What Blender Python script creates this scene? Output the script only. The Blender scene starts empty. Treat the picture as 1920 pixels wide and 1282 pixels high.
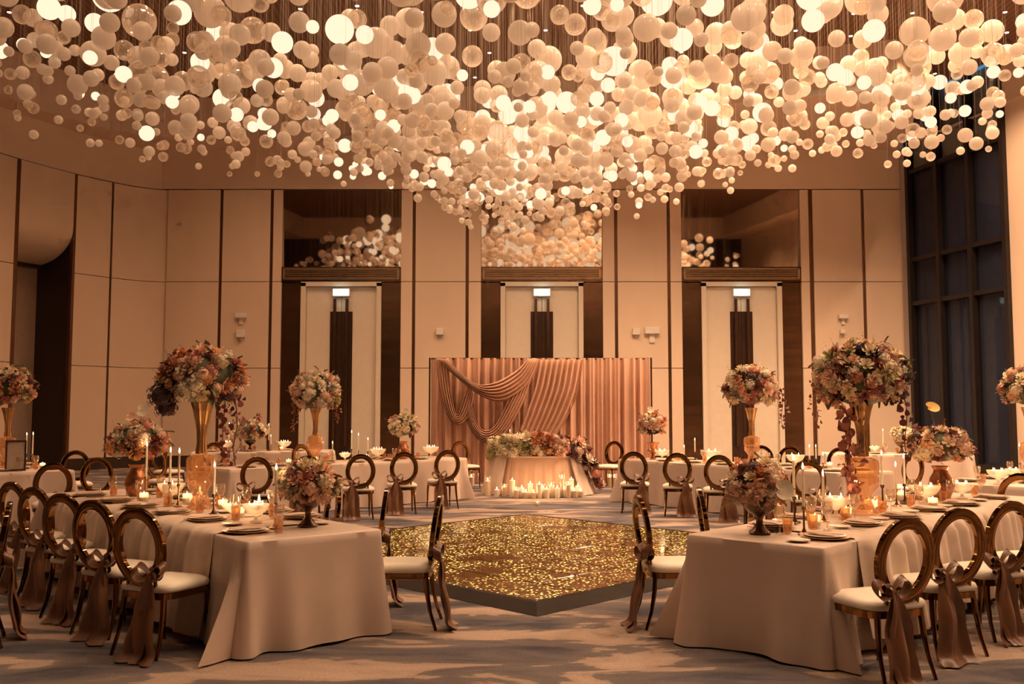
import bpy, math, random
from mathutils import Vector, Quaternion, Matrix

# ---------------------------------------------------------------- camera, world, lights, exposure
random.seed(7)
S = bpy.context.scene
COL = S.collection
F_PX, CX, CY, PITCH, CAM_Z = 1780.0, 960.0, 641.0, math.atan(130 / 1780), 1.63
cam_d = bpy.data.cameras.new('camera')
cam = bpy.data.objects.new('camera', cam_d)
COL.objects.link(cam)
cam.location = (0, 0, CAM_Z)
cam.rotation_euler = (math.pi / 2 + PITCH, 0, 0)
cam_d.sensor_width = 36
cam_d.lens = 36 * F_PX / 1920
cam_d.clip_end = 300
S.camera = cam
S.view_settings.view_transform = 'Standard'
S.view_settings.look = 'None'
S.view_settings.gamma = 1
S.view_settings.exposure = 0.0
S.view_settings.use_curve_mapping = False
S.cycles.use_denoising = True
S.cycles.use_adaptive_sampling = True
S.cycles.adaptive_threshold = 0.08
S.cycles.adaptive_min_samples = 12
S.cycles.max_bounces = 6
S.cycles.diffuse_bounces = 3
S.cycles.glossy_bounces = 3
S.cycles.transparent_max_bounces = 8
S.cycles.sample_clamp_indirect = 4
S.cycles.caustics_reflective = False
S.cycles.caustics_refractive = False

WORLD = bpy.data.worlds.new('dusk')
S.world = WORLD
WORLD.use_nodes = True
WORLD.node_tree.nodes['Background'].inputs[0].default_value = (0.085, 0.33, 0.60, 1)
WORLD.node_tree.nodes['Background'].inputs[1].default_value = 0.75

WARM = (1.0, 0.63, 0.37)
DOWNLIGHT_W = 255
CANDLE_W = 1.1
GLOBE_GLOW = 1.3

# ---------------------------------------------------------------- helpers
def ray(px, py):
    xc, yc = (px - CX) / F_PX, -(py - CY) / F_PX
    c, s = math.cos(PITCH), math.sin(PITCH)
    return Vector((xc, c - yc * s, s + yc * c))

def at_z(px, py, z):
    d = ray(px, py); t = (z - CAM_Z) / d.z
    return Vector((d.x * t, d.y * t, z))

def at_y(px, py, Y):
    d = ray(px, py); t = Y / d.y
    return Vector((d.x * t, Y, CAM_Z + d.z * t))

def proj(p):
    c, s = math.cos(PITCH), math.sin(PITCH)
    x, y, z = p[0], p[1], p[2] - CAM_Z
    w = y * c + z * s
    return CX + F_PX * x / w, CY - F_PX * (z * c - y * s) / w

class MB:
    """collects vertices and faces of one mesh"""
    def __init__(self):
        self.v, self.f = [], []
    def add(self, vs, fs):
        o = len(self.v)
        self.v += [tuple(p) for p in vs]
        self.f += [tuple(i + o for i in f) for f in fs]
        return self
    def box(self, c, s, rz=0):
        cx, cy, cz = c; a, b, h = s[0] / 2, s[1] / 2, s[2] / 2
        ca, sa = math.cos(rz), math.sin(rz)
        vs = []
        for z in (-h, h):
            for x, y in ((-a, -b), (a, -b), (a, b), (-a, b)):
                vs.append((cx + x * ca - y * sa, cy + x * sa + y * ca, cz + z))
        return self.add(vs, [(0, 3, 2, 1), (4, 5, 6, 7), (0, 1, 5, 4), (1, 2, 6, 5), (2, 3, 7, 6), (3, 0, 4, 7)])
    def slab(self, c, s, b=0.01):
        """box with chamfered vertical and horizontal edges"""
        cx, cy, cz = c; X, Y, Z = s[0] / 2, s[1] / 2, s[2] / 2
        rings = []
        for z, k in ((-Z, b), (-Z + b, 0), (Z - b, 0), (Z, b)):
            x, y = X - k, Y - k
            rings.append([(cx + p, cy + q, cz + z) for p, q in ((-x + b, -y), (x - b, -y), (x, -y + b), (x, y - b), (x - b, y), (-x + b, y), (-x, y - b), (-x, -y + b))])
        vs = [p for r in rings for p in r]
        fs = [tuple(range(7, -1, -1)), tuple(range(24, 32))]
        for r in range(3):
            for i in range(8):
                j = (i + 1) % 8
                fs.append((r * 8 + i, r * 8 + j, r * 8 + 8 + j, r * 8 + 8 + i))
        return self.add(vs, fs)
    def lathe(self, prof, n=20, c=(0, 0, 0), flute=0.0, nf=12, cap=True):
        vs, fs = [], []
        for r, z in prof:
            for i in range(n):
                a = 2 * math.pi * i / n
                rr = r * (1 + flute * math.cos(nf * a))
                vs.append((c[0] + rr * math.cos(a), c[1] + rr * math.sin(a), c[2] + z))
        for k in range(len(prof) - 1):
            for i in range(n):
                j = (i + 1) % n
                fs.append((k * n + i, k * n + j, k * n + n + j, k * n + n + i))
        if cap:
            fs.append(tuple(range(n - 1, -1, -1)))
            m = (len(prof) - 1) * n
            fs.append(tuple(range(m, m + n)))
        return self.add(vs, fs)
    def tube(self, pts, radii, n=8):
        pts = [Vector(p) for p in pts]
        if not isinstance(radii, (list, tuple)): radii = [radii] * len(pts)
        vs, fs = [], []
        for k, p in enumerate(pts):
            t = (pts[min(k + 1, len(pts) - 1)] - pts[max(k - 1, 0)]).normalized()
            ref = Vector((0, 0, 1)) if abs(t.z) < 0.9 else Vector((0, 1, 0))
            a = t.cross(ref).normalized(); b = t.cross(a).normalized()
            for i in range(n):
                th = 2 * math.pi * i / n
                vs.append(p + (a * math.cos(th) + b * math.sin(th)) * radii[k])
        for k in range(len(pts) - 1):
            for i in range(n):
                j = (i + 1) % n
                fs.append((k * n + i, k * n + j, k * n + n + j, k * n + n + i))
        fs.append(tuple(range(n))); m = (len(pts) - 1) * n
        fs.append(tuple(range(m + n - 1, m - 1, -1)))
        return self.add(vs, fs)
    def grid(self, fn, nu, nv, closeu=False):
        vs = [fn(i / nu, j / nv) for j in range(nv + 1) for i in range(nu if closeu else nu + 1)]
        w = nu if closeu else nu + 1
        fs = []
        for j in range(nv):
            for i in range(nu):
                k = (i + 1) % w
                fs.append((j * w + i, j * w + k, j * w + w + k, j * w + w + i))
        return self.add(vs, fs)
    def prism(self, poly, z0, z1):
        n = len(poly)
        vs = [(x, y, z0) for x, y in poly] + [(x, y, z1) for x, y in poly]
        fs = [tuple(range(n - 1, -1, -1)), tuple(range(n, 2 * n))] + [(i, (i + 1) % n, n + (i + 1) % n, n + i) for i in range(n)]
        return self.add(vs, fs)
    def mesh(self, name, mat=None, smooth=True, angle=35):
        me = bpy.data.meshes.new(name)
        me.from_pydata(self.v, [], self.f)
        me.update()
        if smooth:
            me.shade_smooth()
            try: me.set_sharp_from_angle(angle=math.radians(angle))
            except Exception: pass
        if mat: me.materials.append(mat)
        return me

def obj(name, me, parent=None, loc=(0, 0, 0), rz=0.0, scale=None, quat=None, kind=None):
    o = bpy.data.objects.new(name, me)
    COL.objects.link(o)
    o.location = loc
    if quat is not None:
        o.rotation_mode = 'QUATERNION'; o.rotation_quaternion = quat
    elif rz: o.rotation_euler = (0, 0, rz)
    if scale is not None: o.scale = scale if isinstance(scale, (tuple, list)) else (scale,) * 3
    if parent: o.parent = parent
    if kind: o['kind'] = kind
    return o

def tag(o, label, cat, group=None, kind=None):
    o['label'] = label; o['category'] = cat
    if group: o['group'] = group
    if kind: o['kind'] = kind
    return o

def thing(name, label, cat, loc=(0, 0, 0), rz=0.0, group=None):
    o = bpy.data.objects.new(name, None)
    o.empty_display_size = 0.05
    COL.objects.link(o)
    o.location = loc; o.rotation_euler = (0, 0, rz)
    return tag(o, label, cat, group)

def struct(name, me, label, cat, parent=None, loc=(0, 0, 0), rz=0.0):
    o = obj(name, me, parent, loc, rz)
    o['kind'] = 'structure'
    if not parent: o['label'] = label; o['category'] = cat
    return o

def light(name, kind, loc, energy, color=WARM, parent=None, size=0.02, spot=None):
    d = bpy.data.lights.new(name, kind)
    d.energy = energy; d.color = color
    d.shadow_soft_size = size
    if spot: d.spot_size = math.radians(spot); d.spot_blend = 0.6
    o = bpy.data.objects.new(name, d); COL.objects.link(o)
    o.location = loc
    if parent: o.parent = parent
    return o

_TENS = ['twenty', 'thirty', 'forty', 'fifty', 'sixty', 'seventy']
ORD = ['first', 'second', 'third', 'fourth', 'fifth', 'sixth', 'seventh', 'eighth', 'ninth', 'tenth', 'eleventh', 'twelfth',
       'thirteenth', 'fourteenth', 'fifteenth', 'sixteenth', 'seventeenth', 'eighteenth', 'nineteenth', 'twentieth',
       'twenty-first']
ORD = ORD[:20]
for _t in _TENS:
    if _t != 'twenty': ORD.append(_t[:-1] + 'ieth')
    ORD += [_t + '-' + _o for _o in ORD[:9]]

# ---------------------------------------------------------------- materials
def new_mat(name):
    m = bpy.data.materials.new(name); m.use_nodes = True
    nt = m.node_tree; nt.nodes.clear()
    out = nt.nodes.new('ShaderNodeOutputMaterial')
    return m, nt, out

def N(nt, kind, **kw):
    n = nt.nodes.new(kind)
    for k, v in kw.items():
        if k.startswith('i_'): n.inputs[k[2:].replace('_', ' ')].default_value = v
        else: setattr(n, k, v)
    return n

def rgba(c, k=1.0): return (c[0] * k, c[1] * k, c[2] * k, 1)

def pbr(name, col, rough=0.5, metal=0.0, var=0.12, scale=6.0, bump=0.0, bscale=80.0, sheen=0.0, coat=0.0, sss=0.0, rand=0.0, stretch=(1, 1, 1), spec=None, aniso=0):
    m, nt, out = new_mat(name)
    p = N(nt, 'ShaderNodeBsdfPrincipled')
    p.inputs['Roughness'].default_value = rough; p.inputs['Metallic'].default_value = metal
    tc = N(nt, 'ShaderNodeTexCoord'); mp = N(nt, 'ShaderNodeMapping'); mp.inputs['Scale'].default_value = stretch
    nt.links.new(tc.outputs['Object'], mp.inputs['Vector'])
    no = N(nt, 'ShaderNodeTexNoise'); no.inputs['Scale'].default_value = scale; no.inputs['Detail'].default_value = 4
    nt.links.new(mp.outputs[0], no.inputs['Vector'])
    rp = N(nt, 'ShaderNodeValToRGB')
    rp.color_ramp.elements[0].position = 0.3; rp.color_ramp.elements[0].color = rgba(col, 1 - var)
    rp.color_ramp.elements[1].position = 0.7; rp.color_ramp.elements[1].color = rgba(col, 1 + var * 0.6)
    nt.links.new(no.outputs['Fac'], rp.inputs[0])
    src = rp.outputs[0]
    if rand:
        oi = N(nt, 'ShaderNodeObjectInfo'); hs = N(nt, 'ShaderNodeHueSaturation')
        mr = N(nt, 'ShaderNodeMapRange'); mr.inputs['To Min'].default_value = 1 - rand; mr.inputs['To Max'].default_value = 1 + rand
        nt.links.new(oi.outputs['Random'], mr.inputs['Value']); nt.links.new(mr.outputs[0], hs.inputs['Value'])
        nt.links.new(src, hs.inputs['Color']); src = hs.outputs[0]
    nt.links.new(src, p.inputs['Base Color'])
    if sheen: p.inputs['Sheen Weight'].default_value = sheen
    if coat: p.inputs['Coat Weight'].default_value = coat
    if spec is not None: p.inputs['Specular IOR Level'].default_value = spec
    if sss:
        p.inputs['Subsurface Weight'].default_value = sss
        p.inputs['Subsurface Radius'].default_value = (0.03, 0.015, 0.008)
        p.inputs['Subsurface Scale'].default_value = 1.0
    if bump:
        n2 = N(nt, 'ShaderNodeTexNoise'); n2.inputs['Scale'].default_value = bscale; n2.inputs['Detail'].default_value = 3
        nt.links.new(mp.outputs[0], n2.inputs['Vector'])
        b = N(nt, 'ShaderNodeBump'); b.inputs['Strength'].default_value = bump; b.inputs['Distance'].default_value = 0.01
        nt.links.new(n2.outputs['Fac'], b.inputs['Height']); nt.links.new(b.outputs[0], p.inputs['Normal'])
    nt.links.new(p.outputs[0], out.inputs[0])
    return m

def emit(name, col, strength):
    m, nt, out = new_mat(name)
    e = N(nt, 'ShaderNodeEmission'); e.inputs[0].default_value = rgba(col); e.inputs[1].default_value = strength
    nt.links.new(e.outputs[0], out.inputs[0])
    return m

def glass(name, tint, gloss=0.12, rough=0.03, edge=None, edge_amt=0.5, blend=0.35, rim=0.5):
    """thin clear glass: see-through with a reflective, tinted rim"""
    m, nt, out = new_mat(name)
    tr = N(nt, 'ShaderNodeBsdfTransparent'); tr.inputs[0].default_value = rgba(tint)
    gl = N(nt, 'ShaderNodeBsdfGlossy'); gl.inputs[0].default_value = (1, 0.95, 0.9, 1); gl.inputs['Roughness'].default_value = rough
    lw = N(nt, 'ShaderNodeLayerWeight'); lw.inputs[0].default_value = blend
    mr = N(nt, 'ShaderNodeMapRange'); mr.inputs['To Min'].default_value = gloss * 0.5; mr.inputs['To Max'].default_value = min(1, gloss + rim)
    nt.links.new(lw.outputs['Facing'], mr.inputs['Value'])
    mx = N(nt, 'ShaderNodeMixShader')
    nt.links.new(mr.outputs[0], mx.inputs[0]); nt.links.new(tr.outputs[0], mx.inputs[1]); nt.links.new(gl.outputs[0], mx.inputs[2])
    res = mx.outputs[0]
    if edge:
        df = N(nt, 'ShaderNodeBsdfTranslucent'); df.inputs[0].default_value = rgba(edge)
        m2 = N(nt, 'ShaderNodeMixShader'); mr2 = N(nt, 'ShaderNodeMapRange')
        mr2.inputs['To Min'].default_value = edge_amt * 0.25; mr2.inputs['To Max'].default_value = edge_amt
        nt.links.new(lw.outputs['Facing'], mr2.inputs['Value']); nt.links.new(mr2.outputs[0], m2.inputs[0])
        nt.links.new(res, m2.inputs[1]); nt.links.new(df.outputs[0], m2.inputs[2]); res = m2.outputs[0]
    nt.links.new(res, out.inputs[0])
    return m

def frosted(name, col, trans=0.5, gloss=0.06, see=0.0):
    m, nt, out = new_mat(name)
    d = N(nt, 'ShaderNodeBsdfDiffuse'); d.inputs[0].default_value = rgba(col)
    t = N(nt, 'ShaderNodeBsdfTranslucent'); t.inputs[0].default_value = rgba(col)
    g = N(nt, 'ShaderNodeBsdfGlossy'); g.inputs['Roughness'].default_value = 0.2
    no = N(nt, 'ShaderNodeTexNoise'); no.inputs['Scale'].default_value = 3
    tc = N(nt, 'ShaderNodeTexCoord'); nt.links.new(tc.outputs['Object'], no.inputs['Vector'])
    mr = N(nt, 'ShaderNodeMapRange'); mr.inputs['To Min'].default_value = trans - 0.1; mr.inputs['To Max'].default_value = trans + 0.1
    nt.links.new(no.outputs['Fac'], mr.inputs['Value'])
    a = N(nt, 'ShaderNodeMixShader'); nt.links.new(mr.outputs[0], a.inputs[0])
    nt.links.new(d.outputs[0], a.inputs[1]); nt.links.new(t.outputs[0], a.inputs[2])
    b = N(nt, 'ShaderNodeMixShader'); b.inputs[0].default_value = gloss
    nt.links.new(a.outputs[0], b.inputs[1]); nt.links.new(g.outputs[0], b.inputs[2])
    res = b.outputs[0]
    if see:
        tr = N(nt, 'ShaderNodeBsdfTransparent'); c = N(nt, 'ShaderNodeMixShader'); c.inputs[0].default_value = see
        nt.links.new(res, c.inputs[1]); nt.links.new(tr.outputs[0], c.inputs[2]); res = c.outputs[0]
    nt.links.new(res, out.inputs[0])
    return m

def carpet_mat():
    m, nt, out = new_mat('carpet')
    p = N(nt, 'ShaderNodeBsdfPrincipled'); p.inputs['Roughness'].default_value = 0.95; p.inputs['Specular IOR Level'].default_value = 0.1
    tc = N(nt, 'ShaderNodeTexCoord'); mp = N(nt, 'ShaderNodeMapping'); mp.inputs['Scale'].default_value = (0.62, 1.75, 1)
    nt.links.new(tc.outputs['Object'], mp.inputs['Vector'])
    n1 = N(nt, 'ShaderNodeTexNoise'); n1.inputs['Scale'].default_value = 1.25; n1.inputs['Detail'].default_value = 5; n1.inputs['Roughness'].default_value = 0.55; n1.inputs['Distortion'].default_value = 0.6
    nt.links.new(mp.outputs[0], n1.inputs['Vector'])
    r = N(nt, 'ShaderNodeValToRGB'); e = r.color_ramp.elements
    e[0].position = 0.36; e[0].color = (0.085, 0.082, 0.098, 1)
    e[1].position = 0.62; e[1].color = (0.48, 0.36, 0.29, 1)
    x = e.new(0.44); x.color = (0.155, 0.135, 0.142, 1)
    x = e.new(0.525); x.color = (0.20, 0.165, 0.155, 1)
    x = e.new(0.54); x.color = (0.40, 0.30, 0.245, 1)
    nt.links.new(n1.outputs['Fac'], r.inputs[0])
    n2 = N(nt, 'ShaderNodeTexNoise'); n2.inputs['Scale'].default_value = 60; n2.inputs['Detail'].default_value = 3
    nt.links.new(tc.outputs['Object'], n2.inputs['Vector'])
    mx = N(nt, 'ShaderNodeMix', data_type='RGBA', blend_type='MULTIPLY'); mx.inputs[0].default_value = 0.5
    nt.links.new(r.outputs[0], mx.inputs['A']); nt.links.new(n2.outputs['Fac'], mx.inputs['B'])
    hs = N(nt, 'ShaderNodeHueSaturation'); hs.inputs['Value'].default_value = 1.28
    nt.links.new(mx.outputs['Result'], hs.inputs['Color']); nt.links.new(hs.outputs[0], p.inputs['Base Color'])
    b = N(nt, 'ShaderNodeBump'); b.inputs['Strength'].default_value = 0.4; b.inputs['Distance'].default_value = 0.005
    nt.links.new(n2.outputs['Fac'], b.inputs['Height']); nt.links.new(b.outputs[0], p.inputs['Normal'])
    nt.links.new(p.outputs[0], out.inputs[0])
    return m

def led_mat():
    """black mirrored panel with many tiny golden lamps under the glass"""
    m, nt, out = new_mat('led_floor')
    p = N(nt, 'ShaderNodeBsdfPrincipled'); p.inputs['Base Color'].default_value = (0.09, 0.045, 0.008, 1); p.inputs['Roughness'].default_value = 0.12
    p.inputs['Coat Weight'].default_value = 0.1; p.inputs['Specular IOR Level'].default_value = 0.2
    ge = N(nt, 'ShaderNodeNewGeometry')
    vo = N(nt, 'ShaderNodeTexVoronoi'); vo.inputs['Scale'].default_value = 27; vo.inputs['Randomness'].default_value = 1.0
    nt.links.new(ge.outputs['Position'], vo.inputs['Vector'])
    mr = N(nt, 'ShaderNodeMapRange'); mr.inputs['From Min'].default_value = 0.36; mr.inputs['From Max'].default_value = 0.20; mr.inputs['To Min'].default_value = 0; mr.inputs['To Max'].default_value = 1
    nt.links.new(vo.outputs['Distance'], mr.inputs['Value'])
    sx = N(nt, 'ShaderNodeSeparateColor'); nt.links.new(vo.outputs['Color'], sx.inputs[0])
    pw = N(nt, 'ShaderNodeMath', operation='POWER'); pw.inputs[1].default_value = 1.1; nt.links.new(sx.outputs[0], pw.inputs[0])
    no = N(nt, 'ShaderNodeTexNoise'); no.inputs['Scale'].default_value = 1.9; no.inputs['Detail'].default_value = 2; nt.links.new(ge.outputs['Position'], no.inputs['Vector'])
    m2 = N(nt, 'ShaderNodeMapRange'); m2.inputs['From Min'].default_value = 0.34; m2.inputs['From Max'].default_value = 0.47; nt.links.new(no.outputs['Fac'], m2.inputs['Value'])
    a = N(nt, 'ShaderNodeMath', operation='MULTIPLY'); nt.links.new(mr.outputs[0], a.inputs[0]); nt.links.new(pw.outputs[0], a.inputs[1])
    b = N(nt, 'ShaderNodeMath', operation='MULTIPLY'); nt.links.new(a.outputs[0], b.inputs[0]); nt.links.new(m2.outputs[0], b.inputs[1])
    c = N(nt, 'ShaderNodeMath', operation='MULTIPLY'); nt.links.new(b.outputs[0], c.inputs[0]); c.inputs[1].default_value = 5.0
    p.inputs['Emission Color'].default_value = (1.0, 0.62, 0.15, 1)
    nt.links.new(c.outputs[0], p.inputs['Emission Strength'])
    nt.links.new(p.outputs[0], out.inputs[0])
    return m

def ceiling_mat():
    m, nt, out = new_mat('slatted_ceiling')
    p = N(nt, 'ShaderNodeBsdfPrincipled'); p.inputs['Roughness'].default_value = 0.55
    tc = N(nt, 'ShaderNodeTexCoord'); w = N(nt, 'ShaderNodeTexWave'); w.inputs['Scale'].default_value = 2.2; w.inputs['Distortion'].default_value = 0.3
    nt.links.new(tc.outputs['Object'], w.inputs['Vector'])
    r = N(nt, 'ShaderNodeValToRGB'); r.color_ramp.elements[0].color = (0.15, 0.075, 0.04, 1); r.color_ramp.elements[1].color = (0.24, 0.13, 0.075, 1)
    nt.links.new(w.outputs['Fac'], r.inputs[0]); nt.links.new(r.outputs[0], p.inputs['Base Color'])
    nt.links.new(p.outputs[0], out.inputs[0])
    return m

M = {}
M['carpet'] = carpet_mat()
M['wall'] = pbr('wall_plaster', (0.70, 0.54, 0.41), 0.6, var=0.04, scale=0.8, bump=0.05, bscale=40)
M['wall_panel'] = pbr('wall_panel', (0.72, 0.555, 0.42), 0.5, var=0.05, scale=1.2, bump=0.05, bscale=60, stretch=(1, 1, 0.3))
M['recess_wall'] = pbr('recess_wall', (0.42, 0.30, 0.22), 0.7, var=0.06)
M['soffit'] = pbr('soffit_paint', (0.72, 0.54, 0.41), 0.7, var=0.03)
M['ceiling'] = ceiling_mat()
M['strip'] = pbr('bronze_strip', (0.17, 0.085, 0.045), 0.28, 0.8, var=0.1)
M['bronze'] = pbr('dark_bronze_panel', (0.16, 0.085, 0.045), 0.22, 0.85, var=0.35, scale=1.5, stretch=(0.4, 0.4, 3))
M['baseboard'] = pbr('dark_baseboard', (0.035, 0.02, 0.014), 0.35, var=0.1)
M['mirror'] = pbr('tinted_mirror', (0.60, 0.49, 0.40), 0.025, 1.0, var=0.03)
M['door'] = pbr('door_leaf', (0.70, 0.60, 0.48), 0.45, var=0.03)
M['door_dark'] = pbr('door_dark_panel', (0.05, 0.022, 0.012), 0.3, 0.2, var=0.2)
M['handle'] = pbr('bronze_handle', (0.16, 0.09, 0.055), 0.25, 0.9)
M['vent'] = pbr('brass_vent', (0.42, 0.28, 0.16), 0.35, 0.8)
M['exit'] = emit('exit_sign', (0.72, 1.0, 0.96), 2.4)
M['plastic'] = pbr('white_plastic', (0.74, 0.66, 0.58), 0.5, var=0.03)
M['mullion'] = pbr('window_metal', (0.03, 0.022, 0.02), 0.35, 0.4)
M['jamb'] = pbr('window_jamb', (0.42, 0.37, 0.34), 0.5, var=0.04)
M['pane'] = glass('window_glass', (0.9, 0.92, 0.95), 0.02, 0.02, blend=0.1, rim=0.08)
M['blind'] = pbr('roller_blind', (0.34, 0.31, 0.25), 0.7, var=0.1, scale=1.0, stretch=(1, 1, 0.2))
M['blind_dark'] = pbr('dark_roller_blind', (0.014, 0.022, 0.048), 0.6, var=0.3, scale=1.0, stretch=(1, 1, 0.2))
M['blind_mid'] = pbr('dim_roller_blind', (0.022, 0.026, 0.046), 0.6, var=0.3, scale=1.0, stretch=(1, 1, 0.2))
M['cove'] = pbr('cove_strip', (0.75, 0.70, 0.62), 0.5, var=0.03)
M['downlight'] = emit('downlight', (1.0, 0.86, 0.70), 9.0)
M['trim_ring'] = pbr('downlight_ring', (0.3, 0.2, 0.14), 0.4, 0.5)
M['globe'] = frosted('frosted_globe', (0.96, 0.90, 0.84), 0.58, 0.04)
M['globe_clear'] = glass('clear_globe', (0.93, 0.88, 0.82), 0.16, 0.05, edge=(0.95, 0.86, 0.76), edge_amt=0.55, blend=0.45)
M['globe_lit'] = emit('lit_globe', (1.0, 0.74, 0.51), GLOBE_GLOW)
M['wire'] = pbr('hanging_wire', (0.55, 0.45, 0.36), 0.4, 0.6)
M['led'] = led_mat()
M['led_frame'] = pbr('dance_floor_edge', (0.03, 0.02, 0.014), 0.6, 0.0, var=0.2, spec=0.12)
M['cloth'] = pbr('champagne_tablecloth', (0.70, 0.55, 0.46), 0.42, var=0.05, scale=3, sheen=0.05, bump=0.03, bscale=300)
M['runner'] = pbr('gauze_runner', (0.70, 0.53, 0.42), 0.65, var=0.08, scale=8, sheen=0.4)
M['gold'] = pbr('polished_gold', (0.21, 0.10, 0.032), 0.07, 1.0, var=0.08, scale=4)
M['seat'] = pbr('cream_leather', (0.88, 0.80, 0.68), 0.45, var=0.03, bump=0.05, bscale=120)
M['sash'] = pbr('rose_brown_satin', (0.20, 0.09, 0.047), 0.32, var=0.15, scale=8)
M['drape'] = pbr('dusty_rose_drape', (0.64, 0.385, 0.275), 0.65, var=0.05, scale=2)
M['tulle'] = pbr('blush_tulle', (0.78, 0.50, 0.35), 0.6, var=0.07, scale=3, sheen=0.5)
M['tulle_grey'] = pbr('mauve_tulle_overlay', (0.62, 0.47, 0.38), 0.6, var=0.08, scale=3, sheen=0.5)
M['wax'] = pbr('ivory_wax', (0.92, 0.82, 0.68), 0.45, var=0.02, sss=0.5)
M['flame'] = emit('flame', (1.0, 0.74, 0.40), 6.0)
M['bowl'] = frosted('ribbed_glass_bowl', (0.95, 0.86, 0.74), 0.6, 0.12, see=0.4)
M['amber'] = glass('amber_glass', (0.97, 0.80, 0.60), 0.14, 0.03, edge=(0.88, 0.58, 0.34), edge_amt=0.4, blend=0.4)
M['clear'] = glass('clear_glass', (0.96, 0.92, 0.88), 0.12, 0.03, edge=(0.9, 0.75, 0.6), edge_amt=0.25)
M['amber_vase'] = glass('amber_vase_glass', (0.95, 0.74, 0.52), 0.2, 0.05, edge=(0.80, 0.48, 0.26), edge_amt=0.6, blend=0.5)
M['gold_vase'] = pbr('mercury_gold_vase', (0.62, 0.36, 0.16), 0.25, 0.75, var=0.3, scale=10)
M['copper'] = pbr('copper_lustre', (0.58, 0.25, 0.12), 0.22, 0.8, var=0.15)
M['compote'] = pbr('dark_bronze_compote', (0.15, 0.085, 0.05), 0.25, 0.7, var=0.15)
M['charger'] = pbr('gold_charger', (0.62, 0.44, 0.29), 0.35, 0.25)
M['plate'] = pbr('cream_china', (0.82, 0.70, 0.58), 0.3, var=0.02)
M['napkin'] = pbr('blush_napkin', (0.70, 0.50, 0.39), 0.8, var=0.06)
M['holder'] = pbr('bronze_candle_holder', (0.12, 0.065, 0.04), 0.25, 0.9)
M['brass'] = pbr('brass_holder', (0.55, 0.33, 0.14), 0.22, 0.95)
M['wood'] = pbr('folding_table_wood', (0.35, 0.24, 0.16), 0.6)
M['frame_black'] = pbr('dark_frame', (0.05, 0.03, 0.02), 0.4)
M['paper'] = pbr('card_paper', (0.60, 0.48, 0.38), 0.8)
FL = dict(cream=(0.90, 0.74, 0.50), blush=(0.83, 0.53, 0.38), peach=(0.82, 0.40, 0.19), rose=(0.58, 0.22, 0.15), burgundy=(0.22, 0.045, 0.035),
          plum=(0.06, 0.022, 0.025), lime=(0.56, 0.50, 0.21), ivory=(0.88, 0.77, 0.60), leaf=(0.10, 0.10, 0.045), sage=(0.22, 0.21, 0.115), rust=(0.50, 0.17, 0.065), yellow=(0.74, 0.47, 0.12))
for k, c in FL.items():
    M['f_' + k] = pbr('petal_' + k if k not in ('leaf', 'sage') else 'leaf_' + k, c, 0.6, var=0.22, scale=25, rand=0.18, sheen=0.2)

# ================================================================ THE ROOM
BY = 28.0                       # back wall
Z_BASE, Z_P1, Z_P2, Z_TOP, Z_SOF, Z_CEIL = 0.32, 2.9, 5.47, 8.25, 9.45, 10.7
bx = lambda px: at_y(px, 500, BY).x
bz = lambda py: at_y(960, py, BY).z

struct('floor', MB().add([(-18, -5, 0), (18, -5, 0), (18, 30.5, 0), (-18, 30.5, 0)], [(0, 1, 2, 3)]).mesh('floor', M['carpet']),
       'mottled grey and beige patterned carpet', 'floor')

# --- back wall with proud panels and bronze strips
wall_back = struct('wall_back', MB().box(((bx(300) + bx(1700)) / 2, BY + 0.42, Z_SOF / 2), (bx(1700) - bx(300), 0.4, Z_SOF)).mesh('wall_back', M['wall']),
                   'beige panelled rear wall with three tall doors', 'wall')
PCOL = [(312, 410), (416, 505), (511, 528), (752, 773), (779, 873), (879, 902), (1130, 1152), (1158, 1251), (1257, 1278), (1502, 1518), (1526, 1617), (1623, 1692)]
for a, b in PCOL:
    for z0, z1 in ((Z_BASE, Z_P1), (Z_P1, Z_P2), (Z_P2, Z_TOP)):
        xa, xb = bx(a), bx(b)
        me = MB().slab(((xa + xb) / 2, BY + 0.11, (z0 + z1) / 2), (xb - xa, 0.22, z1 - z0 - 0.018), 0.006).mesh('panel', M['wall_panel'], smooth=False)
        obj('panel', me, wall_back)
for px in (413, 508, 776, 876, 1155, 1254, 1522, 1620):
    x = bx(px)
    obj('metal_strip', MB().box((x, BY + 0.13, Z_TOP / 2), (bx(px + 3) - bx(px - 3), 0.14, Z_TOP)).mesh('metal_strip', M['strip'], smooth=False), wall_back)
xa, xb = bx(300), bx(1700)
obj('fascia', MB().box(((xa + xb) / 2, BY + 0.11, (Z_TOP + Z_SOF) / 2 + 0.01), (xb - xa, 0.2, Z_SOF - Z_TOP - 0.02)).mesh('fascia', M['wall'], smooth=False), wall_back)
bbm = MB()
for a, b in ((312, 528), (752, 902), (1130, 1278), (1502, 1692)):
    bbm.box(((bx(a) + bx(b)) / 2, BY + 0.1, Z_BASE / 2), (bx(b) - bx(a), 0.22, Z_BASE - 0.01))
struct('baseboard_back', bbm.mesh('baseboard_back', M['baseboard'], smooth=False), 'dark skirting along the rear wall', 'baseboard')

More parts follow.
